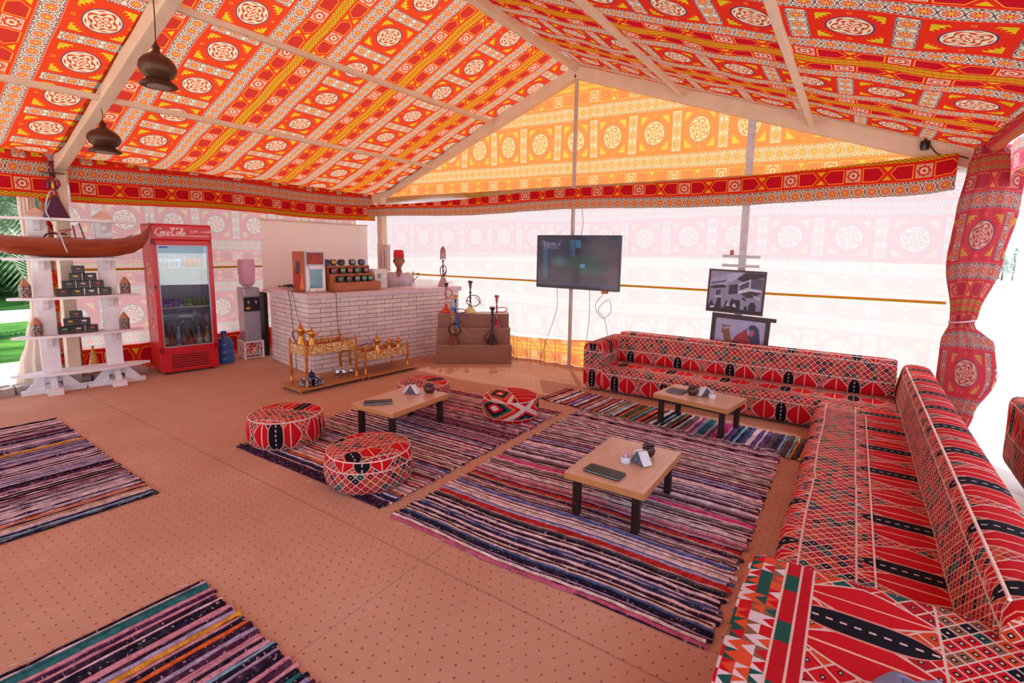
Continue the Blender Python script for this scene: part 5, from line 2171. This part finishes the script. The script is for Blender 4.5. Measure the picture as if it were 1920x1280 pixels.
# ------------------------------------------------------------------ television
def m_screen():
    m, nt = newmat('tv_picture')
    u, v = uvsep(nt)
    n = noise(nt, 7, comb(nt, u, v), 4, .6)
    col = ramp(nt, n, [(.3, C('#241018')), (.5, C('#3A2030')), (.75, C('#4A3034'))])
    def blob(cx, cy, rx, ry, c, amt=.9):
        nonlocal col
        d = hyp((u - cx) / rx, (v - cy) / ry)
        col = mixc(nt, (1.25 - d + (n - .5) * .8).mx(0).mn(1) * amt, col, C(c))
    def rect(x0, x1, y0, y1, c, amt=.9):
        nonlocal col
        col = mixc(nt, u.band(x0, x1) * v.band(y0, y1) * amt, col, C(c))
    blob(.80, .68, .22, .34, '#6A564C', .8)
    blob(.94, .4, .10, .5, '#6E4450', .7)
    blob(.62, .40, .26, .16, '#20502E', .95)
    blob(.52, .56, .16, .10, '#28583A', .8)
    blob(.30, .50, .12, .12, '#6A8488', .6)
    blob(.36, .30, .20, .12, '#2A1420', .9)
    rect(.41, .475, .62, .93, '#3E86B4', .85)
    rect(.485, .55, .78, .93, '#3A80B0', .85)
    rect(.07, .13, .18, .90, '#4A7090', .55)
    blob(.40, .74, .10, .22, '#281018', .95)
    rect(.545, .605, .40, .47, '#6A98C4', .95)
    rect(.02, .98, .045, .085, '#4A4270', .7)
    blob(.17, .86, .12, .03, '#7A90C0', .5)
    e = nt.nodes.new('ShaderNodeEmission')
    nt.links.new(col, e.inputs[0])
    e.inputs[1].default_value = .34
    g = nt.nodes.new('ShaderNodeBsdfGlossy')
    g.inputs['Roughness'].default_value = .08
    g.inputs[0].default_value = (.03, .026, .03, 1)
    ad = nt.nodes.new('ShaderNodeAddShader')
    nt.links.new(e.outputs[0], ad.inputs[0])
    nt.links.new(g.outputs[0], ad.inputs[1])
    finish(nt, ad.outputs[0])
    return m


tv = thing('television', 'large flat television on the middle post showing a dim film scene', 'television', (-3.43, 6.66, 1.625))
tv.rotation_euler = (0, .004, 0)
boxo('casing', (0, .03, 0), (1.36, .045, .79), plain('tv_black', '#1C1218', .35), tv, .008)
bm = B()
for x in (-.672, .672):
    bm_box(bm, (x, .002, 0), (.016, .012, .79))
for z in (-.386, .386):
    bm_box(bm, (0, .002, z), (1.33, .012, .018))
obj('bezel', bm, plain('bezel', '#2A1820', .3), tv)
grid_obj('picture', lambda s, t: (-.664 + 1.328 * s, .0, -.377 + .754 * t), 1, 1, lambda s, t: (s, t), m_screen(), tv)
boxo('wall_bracket', (-.17, .10, 0), (.30, .10, .30), M_BLACK, tv, .004)
bm = B()
sc_w = [[(-.61, .24), (-.58, .31), (-.55, .30), (-.56, .25), (-.52, .23), (-.50, .28)], [(-.50, .24), (-.46, .28), (-.48, .22), (-.43, .24), (-.40, .30)], [(-.42, .23), (-.37, .27), (-.36, .22), (-.30, .25), (-.27, .32)], [(-.60, .20), (-.45, .205), (-.30, .20)]]
for s in sc_w:
    ribbon(bm, s, .008, -.002, 5)
obj('title_script', bm, plain('title', '#8A90B0', .5), tv)
bx = boxo('small_box', (-2.98, 6.70, 1.215), (.10, .05, .05), plain('orange_box', '#D0602C', .5), None, .004, .3)
tag(bx, 'small orange box tucked under the television corner', 'box')
# hanging cables
M_CAB = plain('grey_cable', '#8A848C', .5)
for pts, lb in (([(-3.46, 6.80, 2.55), (-3.40, 6.78, 2.2), (-3.44, 6.80, 2.02)], 'thin cable running down above the television'),
                ([(-3.80, 6.76, 1.22), (-3.82, 6.80, .9), (-3.95, 6.80, .5), (-4.05, 6.80, .2), (-4.1, 6.78, .03)], 'thin cable hanging to the floor left of the middle post'),
                ([(-3.25, 6.76, 1.22), (-3.26, 6.80, .8), (-3.3, 6.80, .4), (-3.28, 6.78, .05)], 'thin cable hanging straight right of the middle post'),
                ([(-3.0, 6.74, 1.2), (-3.16, 6.78, 1.0), (-3.05, 6.80, .82), (-2.92, 6.80, .92), (-2.95, 6.78, 1.1), (-3.1, 6.76, .95), (-3.0, 6.78, .8), (-2.96, 6.79, .6), (-2.96, 6.79, .46)], 'looped cable with a black plug under the television')):
    o = tubeo('hanging_cable', pts, .0045, M_CAB, None, 5, 8)
    tag(o, lb, 'cable')
boxo('plug', (-2.96, 6.79, .44), (.022, .018, .06), M_BLACK, o, .004)
# thin wire loops at the bottom of the wall cloth
wf = thing('wire_frame', 'row of thin green wire hoops standing against the cloth left of the post', 'frame', (-4.72, 6.66, 0))
for k in range(4):
    tubeo('hoop', [(.26 * k, 0, 0), (.26 * k, 0, .38), (.26 * k + .03, 0, .44), (.26 * k + .16, 0, .44), (.26 * k + .19, 0, .38), (.26 * k + .19, 0, 0)], .004, plain('green_wire', '#6AA080', .4), wf, 5, 4)
for k in range(4):
    tubeo('cross_wire', [(.26 * k, .01, .40), (.26 * k + .28, .01, .02)], .003, plain('red_wire', '#B05A48', .4), wf, 5, 0)

# ------------------------------------------------------------------ framed pictures
def layer(par, name, poly, col, y, W, H):
    """flat coloured patch of the printed picture (0..1 coordinates)"""
    bm = B()
    vs = [bm.verts.new(((a - .5) * W, y, (b - .5) * H)) for a, b in poly]
    bm.faces.new(vs)
    for f in bm.faces:
        f.normal_update()
    o = obj(name, bm, plain('print' + col, col, .5, 0, .22, 28), par)
    return o


def frame_pic(name, label, loc, rz, ry, W, H, fw_, colf, back):
    root = thing(name, label, 'picture', loc)
    root.rotation_euler = (0.0, ry, rz)
    bm = B()
    for sx in (-1, 1):
        bm_box(bm, (sx * (W / 2 + fw_ / 2), 0, 0), (fw_, .03, H + 2 * fw_), bev=.003)
    for sz in (-1, 1):
        bm_box(bm, (0, 0, sz * (H / 2 + fw_ / 2)), (W, .028, fw_), bev=.003)
    obj('frame', bm, plain('frame' + colf, colf, .4), root)
    pr_ = boxo('print', (0, .004, 0), (W, .012, H), plain('printbg' + back, back, .5, 0, .1, 12), root)
    return root, pr_


ptop, pr1 = frame_pic('framed_picture', 'framed black and white photograph of an old street with wooden balconies', (-1.205, 6.62, 1.325), 0.0, .03, .62, .49, .022, '#4A1E22', '#8A86A0')
W, H = .62, .49
for i, (poly, c) in enumerate([
    ([(0, .80), (.33, .95), (.33, .62), (0, .58)], '#9A98B4'), ([(0, .58), (.33, .62), (.22, .66), (.1, .64)], '#5A4450'), ([(.02, .70), (.30, .78), (.30, .74), (.02, .66)], '#4A4860'),
    ([(.0, .60), (.30, .66), (.32, .60), (.16, .56), (.04, .55)], '#3A2428'), ([(.33, .95), (.62, 1), (.5, .82), (.33, .70)], '#A8A6C0'), ([(.5, .82), (.66, .99), (.99, .99), (.99, .90), (.62, .76)], '#3A2A34'),
    ([(.55, .70), (.76, .84), (.76, .62), (.55, .50)], '#C0BED4'), ([(.565, .67), (.74, .80), (.74, .64), (.565, .54)], '#4A4458'), ([(.77, .84), (.98, .86), (.98, .60), (.77, .62)], '#5A5064'),
    ([(.55, .50), (.76, .60), (.97, .57), (.97, .53), (.76, .55), (.55, .46)], '#CECCE0'), ([(.60, .46), (.76, .54), (.97, .52), (.86, .40), (.72, .36)], '#4A3036'),
    ([(.37, .66), (.54, .70), (.54, .46), (.37, .42)], '#3C2C44'), ([(.13, .50), (.22, .54), (.22, .40), (.13, .38)], '#4A3A54'), ([(.10, .56), (.24, .60), (.26, .36), (.10, .34)], '#A6A4BE') if False else ([(.11, .36), (.25, .38), (.25, .35), (.11, .33)], '#C4C2D6'),
    ([(0, .0), (1, .0), (1, .06), (.0, .08)], '#2A1C28'), ([(.0, .08), (.06, .28), (.12, .10), (.18, .30), (.24, .12), (.30, .10)], '#3A2A38'), ([(.30, .06), (.34, .30), (.40, .14), (.44, .34), (.52, .28), (.60, .06)], '#302232'),
    ([(.14, .08), (.17, .32), (.24, .32), (.25, .06)], '#3A2430'), ([(.44, .06), (.46, .30), (.60, .30), (.61, .06)], '#2E1E2A'), ([(.34, .12), (.37, .22), (.42, .14)], '#C8C6DA'), ([(.46, .14), (.50, .22), (.54, .10)], '#D0CEE0'), ([(.04, .04), (.12, .06), (.12, .11), (.04, .10)], '#BAB8CC'),
    ([(.76, .04), (.76, .18), (.80, .27), (.86, .27), (.90, .18), (.90, .04)], '#3A2228'), ([(.68, .04), (.69, .14), (.71, .18), (.74, .13), (.74, .04)], '#2A2030'), ([(.62, .34), (.66, .40), (.72, .30), (.70, .28)], '#4A4458'), ([(.82, .44), (.97, .40), (.97, .32), (.88, .36)], '#B6B4CC')]):
    layer(pr1, 'print_patch', poly, c, -.0025 - .00008 * i, W, H)
plow, pr2 = frame_pic('framed_picture', 'framed photograph of a camel with a red saddle cloth, behind the sofa back', (-1.14, 6.665, .73), 0.0, .04, .58, .50, .05, '#3E1C22', '#A8A0C0')
boxo('top_ledge', (.03, -.004, .285), (.74, .036, .045), plain('frame#3E1C22', '#3E1C22', .4), plow, .003)
W, H = .58, .50
for i, (poly, c) in enumerate([
    ([(.36, .42), (.44, .60), (.62, .78), (.70, .84), (.80, .74), (.84, .30), (.36, .22)], '#A03034'), ([(.36, .42), (.44, .44), (.50, .30), (.44, .14), (.30, .22), (.24, .42)], '#7A4A30'),
    ([(.14, .70), (.16, .80), (.22, .84), (.28, .80), (.32, .62), (.36, .44), (.28, .36), (.20, .48), (.18, .60), (.13, .62)], '#8A5636'), ([(.14, .80), (.155, .86), (.18, .82)], '#5A3A28'), ([(.27, .80), (.30, .86), (.30, .79)], '#5A3A28'),
    ([(.17, .76), (.29, .80), (.29, .76), (.18, .72)], '#B8A0A0'), ([(.64, .80), (.72, .90), (.80, .90), (.88, .80), (.94, .40), (.86, .10), (.70, .10), (.74, .50), (.66, .64)], '#3A3A5A'), ([(.70, .66), (.74, .80), (.80, .74), (.76, .60)], '#B05060'),
    ([(.64, .78), (.68, .84), (.72, .70), (.68, .60)], '#7A9AC0'), ([(.24, .0), (.62, .0), (.70, .24), (.40, .20)], '#B83038')]):
    layer(pr2, 'print_patch', poly, c, -.0025 - .00008 * i, W, H)
knob_ = thing('ceramic_insulator', 'small round brown insulator on the upper cross bar', 'insulator', (-1.31, 6.79, 1.772))
latho('body', [(0, 0), (.02, 0), (.028, .02), (.02, .035), (.026, .05), (.018, .065), (0, .065)], plain('insul', '#B07050', .4), knob_, n=14)

# ------------------------------------------------------------------ hanging lanterns
M_LANT = plain('lantern_bronze', '#4E2E1C', .45, .4, .25, 60, .5)
def hang_lantern(label, x, y, ztop, zb, s, zattach):
    root = thing('hanging_lantern', label, 'lamp', (x, y, zb), 0, 'bulbous bronze lanterns under the near rafter')
    H = (ztop - zb)
    k = H / .42
    latho('shade', [(0, .0), (.115 * s, .0), (.125 * s, .012 * k), (.115 * s, .03 * k), (.085 * s, .06 * k), (.075 * s, .075 * k), (.105 * s, .11 * k), (.125 * s, .17 * k), (.118 * s, .22 * k), (.09 * s, .27 * k), (.055 * s, .30 * k), (.028 * s, .325 * k), (.02 * s, .36 * k), (.03 * s, .37 * k), (.012 * s, .40 * k), (.008 * s, .42 * k), (0, .42 * k)], M_LANT, root, n=30)
    latho('diffuser', [(0, -.004), (.075 * s, -.004), (.075 * s, .002), (0, .002)], plain('diffuser', '#8A7468', .5), root, n=24)
    tubeo('hanging_wire', [(0, 0, H), (.004, .005, H + (zattach - ztop) / 2), (0, 0, zattach - zb)], .004, M_BLACK, root, 5, 3)
    return root


hang_lantern('higher bronze lantern, nearer the camera under the near rafter', -4.55, 1.86, 3.30, 2.98, 1.0, 3.78)
hang_lantern('lower bronze lantern, nearer the left eave under the near rafter', -6.42, 2.10, 3.01, 2.70, 1.12, 3.12)
# small spot lamp on the back rafter
sl = thing('spot_lamp', 'small dark spot lamp clamped to the right end of the back rafter', 'lamp', (.50, 6.74, 2.93))
latho('housing', [(0, -.05), (.035, -.05), (.045, .0), (.04, .04), (0, .05)], M_BLACK, sl, n=18)
boxo('bracket', (0, .03, .06), (.02, .06, .06), M_BLACK, sl, .003)
tubeo('lead', [(.04, .02, .0), (.12, .02, -.10), (.25, .02, -.12), (.36, .02, -.16)], .006, M_BLACK, sl, 6, 5)

# soft bag at the near edge
bm = B()
bmesh.ops.create_uvsphere(bm, u_segments=24, v_segments=14, radius=1)
for v in bm.verts:
    v.co = (v.co.x * .13, v.co.y * .09 * (1 + .15 * sin(v.co.x * 5)), v.co.z * .05 + .01 * sin(v.co.x * 9))
bg_ = obj('cloth_bag', bm, plain('bag_cloth', '#7C84A8', .8, 0, .12, 12), None, (.27, 1.625, .585), smooth=True)
tag(bg_, 'blue grey soft bag on the near sofa arm, cut off by the bottom edge', 'bag')
boxo('strap', (.02, .0, .052), (.16, .02, .006), plain('bag_strap', '#5A6080', .7), bg_, .002)

# ------------------------------------------------------------------ waiter behind the counter
def skin_body(name, verts, edges, radii, root_i, mat, parent, sub=2):
    me = bpy.data.meshes.new(name)
    me.from_pydata(verts, edges, [])
    o = bpy.data.objects.new(name, me)
    COL.objects.link(o)
    md = o.modifiers.new('skin', 'SKIN')
    md.use_smooth_shade = True
    for i, r in enumerate(radii):
        sv = me.skin_vertices[0].data[i]
        sv.radius = r if isinstance(r, tuple) else (r, r)
        sv.use_root = (i == root_i)
    ss = o.modifiers.new('sub', 'SUBSURF')
    ss.levels = sub
    ss.render_levels = sub
    dg = bpy.context.evaluated_depsgraph_get()
    m2 = bpy.data.meshes.new_from_object(o.evaluated_get(dg))
    m2.name = name
    bpy.data.objects.remove(o)
    m2.materials.clear()
    m2.shade_smooth()
    return put(name, m2, mat, parent)


M_SKIN = plain('skin', '#9A5A3E', .55, 0, .08, 8, .1)
M_SHIRT = plain('shirt', '#D2C8DA', .8, 0, .04, 10, .3)
M_TROU = plain('trousers', '#2A2838', .8)
MX, MY = -6.66, 6.22
man = thing('person', 'man in a red fez and white short sleeved shirt behind the counter', 'person', (MX, MY, 0), .72)
# local: facing -y, x = his left is +x
V = [(0, 0, .88), (0, .0, 1.02), (0, .005, 1.16), (0, .01, 1.28), (0, .01, 1.345), (0, -.005, 1.42), (0, -.015, 1.47),
     (-.165, .01, 1.30), (.165, .01, 1.30), (-.205, .02, 1.08), (.205, .02, 1.08), (-.19, -.07, .87), (.19, -.07, .87),
     (-.09, 0, .84), (.09, 0, .84), (-.10, -.01, .47), (.10, -.01, .47), (-.10, .03, .09), (.10, .03, .09), (-.11, -.12, .035), (.11, -.12, .035), (-.185, -.12, .81), (.185, -.12, .81)]
E_ = [(0, 1), (1, 2), (2, 3), (3, 4), (4, 5), (5, 6), (3, 7), (3, 8), (7, 9), (8, 10), (9, 11), (10, 12), (0, 13), (0, 14), (13, 15), (14, 16), (15, 17), (16, 18), (17, 19), (18, 20), (11, 21), (12, 22)]
Rr = [(.15, .10), (.145, .095), (.165, .105), (.155, .10), (.06, .06), (.047, .05), (.045, .05), (.055, .055), (.055, .055), .04, .04, .026, .026, .085, .085, .055, .055, .04, .04, .035, .035, .030, .030]
body = skin_body('body', V, E_, Rr, 0, M_SKIN, man)
# head
bm = B()
bmesh.ops.create_uvsphere(bm, u_segments=32, v_segments=24, radius=1)
for v in bm.verts:
    x, y, z = v.co
    jaw = max(0, -z)
    wx = .073 * (1 - .30 * jaw ** 1.5)
    wy = .092 * (1 - .10 * jaw)
    X, Y, Z = x * wx, y * wy, z * .115
    if y < -.3:
        f = (-y - .3) / .7
        Y += -.010 * f * math.exp(-((z + .78) / .2) ** 2)           # chin
        Y += .010 * f * math.exp(-((z - .12) / .14) ** 2) * math.exp(-((abs(x) - .42) / .22) ** 2)    # eye sockets
        Y += -.008 * f * math.exp(-((z - .33) / .12) ** 2)         # brow
        Y += -.006 * f * math.exp(-((z + .45) / .1) ** 2) * math.exp(-(x / .35) ** 2)  # lips
    v.co = (X, Y - .02, Z + 1.545)
bm_lathe(bm, [(0, 0), (.011, .0), (.014, .008), (.008, .035), (0, .05)], (0, -.112, 1.517), 10, 0, 1, 1.1)
hd_ = obj('head', bm, M_SKIN, man, smooth=True, ang=1.2)
hd_.scale = (1.16, 1.16, 1.16)
hd_.location = (0, 0, -1.50 * .16 + .012)
for sx in (-1, 1):
    bm = B()
    bmesh.ops.create_uvsphere(bm, u_segments=10, v_segments=8, radius=1)
    for v in bm.verts:
        v.co = (v.co.x * .008 + sx * .078, v.co.y * .018 - .012, v.co.z * .030 + 1.545)
    obj('ear', bm, M_SKIN, hd_, smooth=True)
    bm = B()
    bmesh.ops.create_uvsphere(bm, u_segments=12, v_segments=8, radius=1)
    for v in bm.verts:
        v.co = (v.co.x * .012 + sx * .030, v.co.y * .006 - .098, v.co.z * .006 + 1.557)
    obj('eye', bm, plain('eye_white', '#C8B8B0', .3), hd_, smooth=True)
    bm = B()
    bmesh.ops.create_uvsphere(bm, u_segments=10, v_segments=6, radius=1)
    for v in bm.verts:
        v.co = (v.co.x * .0055 + sx * .030, v.co.y * .003 - .104, v.co.z * .0055 + 1.557)
    obj('iris', bm, plain('iris', '#1A0E0A', .2), hd_, smooth=True)
    boxo('eyebrow', (sx * .031, -.106, 1.577), (.034, .006, .007), plain('hair_black', '#150E0C', .7), hd_, .002, 0, None, 0, sx * .12)
boxo('mouth', (0, -.112, 1.492), (.040, .006, .009), plain('lips', '#8A4440', .5), hd_, .003)
bm = B()
bmesh.ops.create_uvsphere(bm, u_segments=24, v_segments=16, radius=1)
dele = []
for v in bm.verts:
    x, y, z = v.co
    v.co = (x * .078, y * .098 - .014, z * .112 + 1.555)
    if (y < -.45 and z < .5) or z < -.35 or (y < -.05 and z < -.05):
        dele.append(v)
bmesh.ops.delete(bm, geom=dele, context='VERTS')
obj('hair', bm, plain('hair_black', '#150E0C', .7), hd_, smooth=True)
latho('fez', [(.090, 1.632), (.093, 1.638), (.088, 1.69), (.080, 1.745), (.070, 1.757), (0, 1.761)], plain('fez_red', '#C8202C', .75, 0, .06), man, (0, -.016, 0), 28, sy=1.16)
# shirt: torso shell + sleeves
vs, fs = [], []
prof = [(.86, .165, .112), (.95, .16, .108), (1.06, .165, .112), (1.18, .182, .122), (1.25, .200, .120), (1.30, .175, .104), (1.335, .115, .080), (1.36, .072, .066)]
NS = 36
for z, a, b in prof:
    for k in range(NS):
        t = 2 * pi * k / NS
        dip = 0
        if z > 1.31 and sin(t) < -.6:
            dip = -.06 * ((-sin(t) - .6) / .4) ** 1.2
        wr = 1 + .015 * sin(7 * t + z * 20)
        c_, s_ = cos(t), sin(t)
        vs.append((a * wr * math.copysign(abs(c_) ** .85, c_), b * wr * math.copysign(abs(s_) ** .85, s_) + .004, z + dip))
for r in range(len(prof) - 1):
    for k in range(NS):
        fs.append((r * NS + k, r * NS + (k + 1) % NS, (r + 1) * NS + (k + 1) % NS, (r + 1) * NS + k))
me = bpy.data.meshes.new('shirt')
me.from_pydata(vs, [], fs)
me.shade_smooth()
sh = put('shirt', me, M_SHIRT, man)
for sx in (-1, 1):
    tubeo('sleeve', [(sx * .11, .01, 1.325), (sx * .165, .012, 1.30), (sx * .195, .016, 1.22), (sx * .212, .02, 1.12)], [.060, .070, .066, .064], M_SHIRT, sh, 16, 5)
    bm = B()
    bm_prism(bm, [(sx * .012, 1.285), (sx * .060, 1.395), (sx * .085, 1.36), (sx * .050, 1.295)], 'y', -.112, -.100)
    obj('collar', bm, M_SHIRT, sh)
boxo('pocket', (.085, -.120, 1.20), (.075, .006, .08), plain('shirt_shade', '#C4BACE', .8), sh, .002)
for k in range(5):
    latho('button', [(0, 0), (.005, 0), (.005, .003), (0, .003)], M_WHITE, sh, (0, -.125, 1.25 - .08 * k), 8)
boxo('placket', (0, -.119, 1.08), (.022, .006, .38), plain('shirt_shade', '#C4BACE', .8), sh, .002)
# open collar showing skin
bm = B()
bm_prism(bm, [(-.012, 1.27), (.012, 1.27), (.052, 1.385), (-.052, 1.385)], 'y', -.104, -.08)
obj('neck_skin', bm, M_SKIN, body)
for sx in (-1, 1):
    tubeo('trouser_leg', [(sx * .075, 0, .92), (sx * .09, 0, .80), (sx * .10, -.01, .48), (sx * .10, .02, .10)], [.095, .10, .072, .062], M_TROU, man, 16, 5)
    bm = B()
    bmesh.ops.create_uvsphere(bm, u_segments=14, v_segments=8, radius=1)
    for v in bm.verts:
        v.co = (v.co.x * .048 + sx * .11, v.co.y * .13 - .06, max(-.045, v.co.z * .05) + .045)
    obj('shoe', bm, M_BLACK, man, smooth=True)
    # hand resting: palm and five fingers
    hx, hy, hz = sx * .183, -.15, .80
    fv, fe, frr = [(hx, hy + .05, hz + .02), (hx, hy, hz)], [(0, 1)], [(.024, .018), (.034, .014)]
    for k in range(4):
        L = [.070, .080, .074, .058][k]
        ox = (k - 1.5) * .017
        b0 = len(fv)
        fv += [(hx + ox, hy - .02, hz - .003), (hx + ox * 1.15, hy - .02 - L * .5, hz - .008), (hx + ox * 1.2, hy - .02 - L, hz - .022)]
        fe += [(1, b0), (b0, b0 + 1), (b0 + 1, b0 + 2)]
        frr += [.009, .0082, .007]
    b0 = len(fv)
    fv += [(hx - sx * .038, hy + .01, hz - .004), (hx - sx * .055, hy - .025, hz - .012)]
    fe += [(1, b0), (b0, b0 + 1)]
    frr += [.010, .008]
    skin_body('hand', fv, fe, frr, 0, M_SKIN, body, 1)

# ------------------------------------------------------------------ outside: bushes, palm, far buildings
def leafy(name, label, cat, loc, rx, ry, rz_, n, size, cols, seed, trunk=True):
    rnd = random.Random(seed)
    root = thing(name, label, cat, loc, 0, 'shrubs behind the lawn')
    vs, fs, mi = [], [], []
    for i in range(n):
        th, ph = rnd.uniform(0, 2 * pi), math.acos(rnd.uniform(-.6, 1))
        rr = rnd.uniform(.65, 1.0) * (1 + .18 * sin(th * 3 + seed) * sin(ph * 4))
        c = Vector((rx * rr * sin(ph) * cos(th), ry * rr * sin(ph) * sin(th), rz_ * (.45 + .55 * rr * cos(ph))))
        a = Vector((rnd.uniform(-1, 1), rnd.uniform(-1, 1), rnd.uniform(-.6, .8))).normalized() * size * rnd.uniform(.6, 1.3)
        b = a.cross(Vector((rnd.uniform(-1, 1), rnd.uniform(-1, 1), rnd.uniform(-1, 1)))).normalized() * size * .35
        k = len(vs)
        vs += [c - a, c + b, c + a, c - b]
        fs.append((k, k + 1, k + 2, k + 3))
        mi.append(rnd.randrange(len(cols)))
    me = bpy.data.meshes.new('foliage')
    me.from_pydata([tuple(v) for v in vs], [], fs)
    for c in cols:
        me.materials.append(plain('leaf' + c, c, .6, 0, .2, 3))
    me.polygons.foreach_set('material_index', mi)
    f = put('foliage', me, None, root)
    f['kind'] = 'stuff'
    for k in range(4):
        tubeo('stem', [(rnd.uniform(-.2, .2), rnd.uniform(-.2, .2), 0), (rnd.uniform(-.4, .4) * rx, rnd.uniform(-.4, .4) * ry, rz_ * .6)], [.05, .02], plain('bark', '#5A4636', .9), root, 6, 2)
    return root


GRN = ['#1E4A22', '#2C6230', '#17391C', '#3E7A38']
bush = [(-25.0, 4.2, 2.2, 1.6, 1.9, 'dark green shrub beyond the lawn, left of the rack post'), (-26.5, 6.0, 2.2, 1.8, 2.4, 'broad dark green shrub beyond the lawn behind the rack post'),
        (-30.0, 8.2, 3.2, 2.2, 3.4, 'tall green bush far behind the lawn at the right'), (-31.0, 5.0, 3.4, 2.4, 3.2, 'tall green bush far behind the lawn at the left'), (-24.0, 7.6, 2.0, 1.5, 1.8, 'low green shrub near the tied curtain beyond the lawn')]
for i, (x, y, a, b, h, lb) in enumerate(bush):
    leafy('bush', lb, 'bush', (x, y, -.05), a, b, h, 5200, .16, GRN, i + 3)


def palm(label, x, y, h, seed, nf=34):
    rnd = random.Random(seed)
    root = thing('palm_tree', label, 'tree', (x, y, -.05), 0, 'date palms beyond the lawn')
    latho('trunk', [(0, 0), (.26, 0)] + [(.17 + .02 * (i % 2), .2 + (h - .2) * i / 24) for i in range(25)] + [(0, h)], plain('palm_trunk', '#7A6248', .9, 0, .2, 12, .6), root, n=14)
    for f in range(nf):
        az = f * 2.4 + rnd.uniform(-.2, .2)
        el = rnd.uniform(-.35, 1.15)
        L = rnd.uniform(2.2, 3.0)
        vs, fs = [], []
        P_ = []
        for k in range(13):
            t = k / 12
            r_ = L * t * cos(el) * (1 - .12 * t)
            z_ = h + L * t * sin(el) - 1.1 * t * t * (1 + .3 * cos(el))
            P_.append(Vector((r_ * cos(az), r_ * sin(az), z_)))
        for k in range(1, 13):
            d = (P_[k] - P_[k - 1]).normalized()
            sd_ = d.cross(Vector((0, 0, 1))).normalized()
            for m_ in range(3):
                q = P_[k - 1].lerp(P_[k], m_ / 3)
                for sg in (-1, 1):
                    ll = .48 * sin(pi * min(.95, (k + m_ / 3) / 13.5)) + .1
                    tip = q + sd_ * sg * ll * .8 + d * ll * .6 + Vector((0, 0, -.18 * ll))
                    b0 = len(vs)
                    vs += [tuple(q), tuple(q + d * .05), tuple(tip)]
                    fs.append((b0, b0 + 1, b0 + 2))
            b0 = len(vs)
            vs += [tuple(P_[k - 1] - sd_ * .02), tuple(P_[k - 1] + sd_ * .02), tuple(P_[k] + sd_ * .015), tuple(P_[k] - sd_ * .015)]
            fs.append((b0, b0 + 1, b0 + 2, b0 + 3))
        me = bpy.data.meshes.new('frond')
        me.from_pydata(vs, [], fs)
        put('frond', me, plain('palm_green', '#4A6A3C', .6, 0, .25, 2), root)
    return root


palm('nearer date palm with hanging fronds behind the left opening', -13.5, 2.0, 2.5, 5, 44)
palm('farther date palm behind the shrubs at the left', -21.0, 4.9, 3.4, 9, 40)
palm('second farther date palm behind the bushes', -24.0, 6.4, 4.4, 11, 36)
# far side, right, with distance haze put into the pale colours
M_FAR = plain('hazed_wall', '#DEDEE8', .8)
M_FARW = plain('far_window', '#B0B4C0', .5)
for (x, y, wx, wy, h, nwin, lb) in ((14.2, 62, 5.0, 5, 2.4, 7, 'pale low building far across the sand at the right edge'), (10.6, 66, 1.2, 3, 1.2, 2, 'small pale hut far across the sand')):
    b_ = thing('building', lb, 'building', (x, y, -.22))
    boxo('wall', (0, 0, h / 2), (wx, wy, h), M_FAR, b_)
    boxo('roof', (0, 0, h + .06), (wx + .3, wy + .3, .12), plain('far_roof', '#CCD0DC', .8), b_)
    for k in range(nwin):
        boxo('window', (-wx / 2 + (k + .5) * wx / nwin, -wy / 2 - .01, h * .55), (wx / nwin * .5, .04, h * .25), M_FARW, b_)
for i, (x, y, h) in enumerate(((10.9, 60, 2.2), (11.7, 60.5, 2.8), (11.2, 63, 2.6))):
    rt_ = thing('far_tree', ['pale hazy tree nearest the curtain across the sand', 'tallest haze-paled tree across the sand', 'haze-paled tree between the other two across the sand'][i], 'tree', (x, y, -.22), 0, 'trees across the sand')
    rnd = random.Random(i)
    vs, fs = [], []
    for k in range(700):
        t = rnd.random()
        a = rnd.uniform(0, 2 * pi)
        r_ = .55 * (1 - t) ** .6 * rnd.uniform(.5, 1)
        c = Vector((r_ * cos(a), r_ * sin(a), .5 + (h - .5) * t))
        u_ = Vector((rnd.uniform(-1, 1), rnd.uniform(-1, 1), rnd.uniform(-1, 1))).normalized() * .12
        w2 = u_.cross(Vector((0, .3, 1))).normalized() * .06
        b0 = len(vs)
        vs += [tuple(c - u_), tuple(c + w2), tuple(c + u_), tuple(c - w2)]
        fs.append((b0, b0 + 1, b0 + 2, b0 + 3))
    me = bpy.data.meshes.new('foliage')
    me.from_pydata(vs, [], fs)
    f = put('foliage', me, plain('hazed_leaf', '#C4D0CC', .8), rt_)  # leaf colour lightened to paint in the distance haze
    f['kind'] = 'stuff'
    tubeo('trunk', [(0, 0, 0), (0, 0, h * .8)], [.08, .03], plain('bark', '#5A4636', .9), rt_, 6, 0)
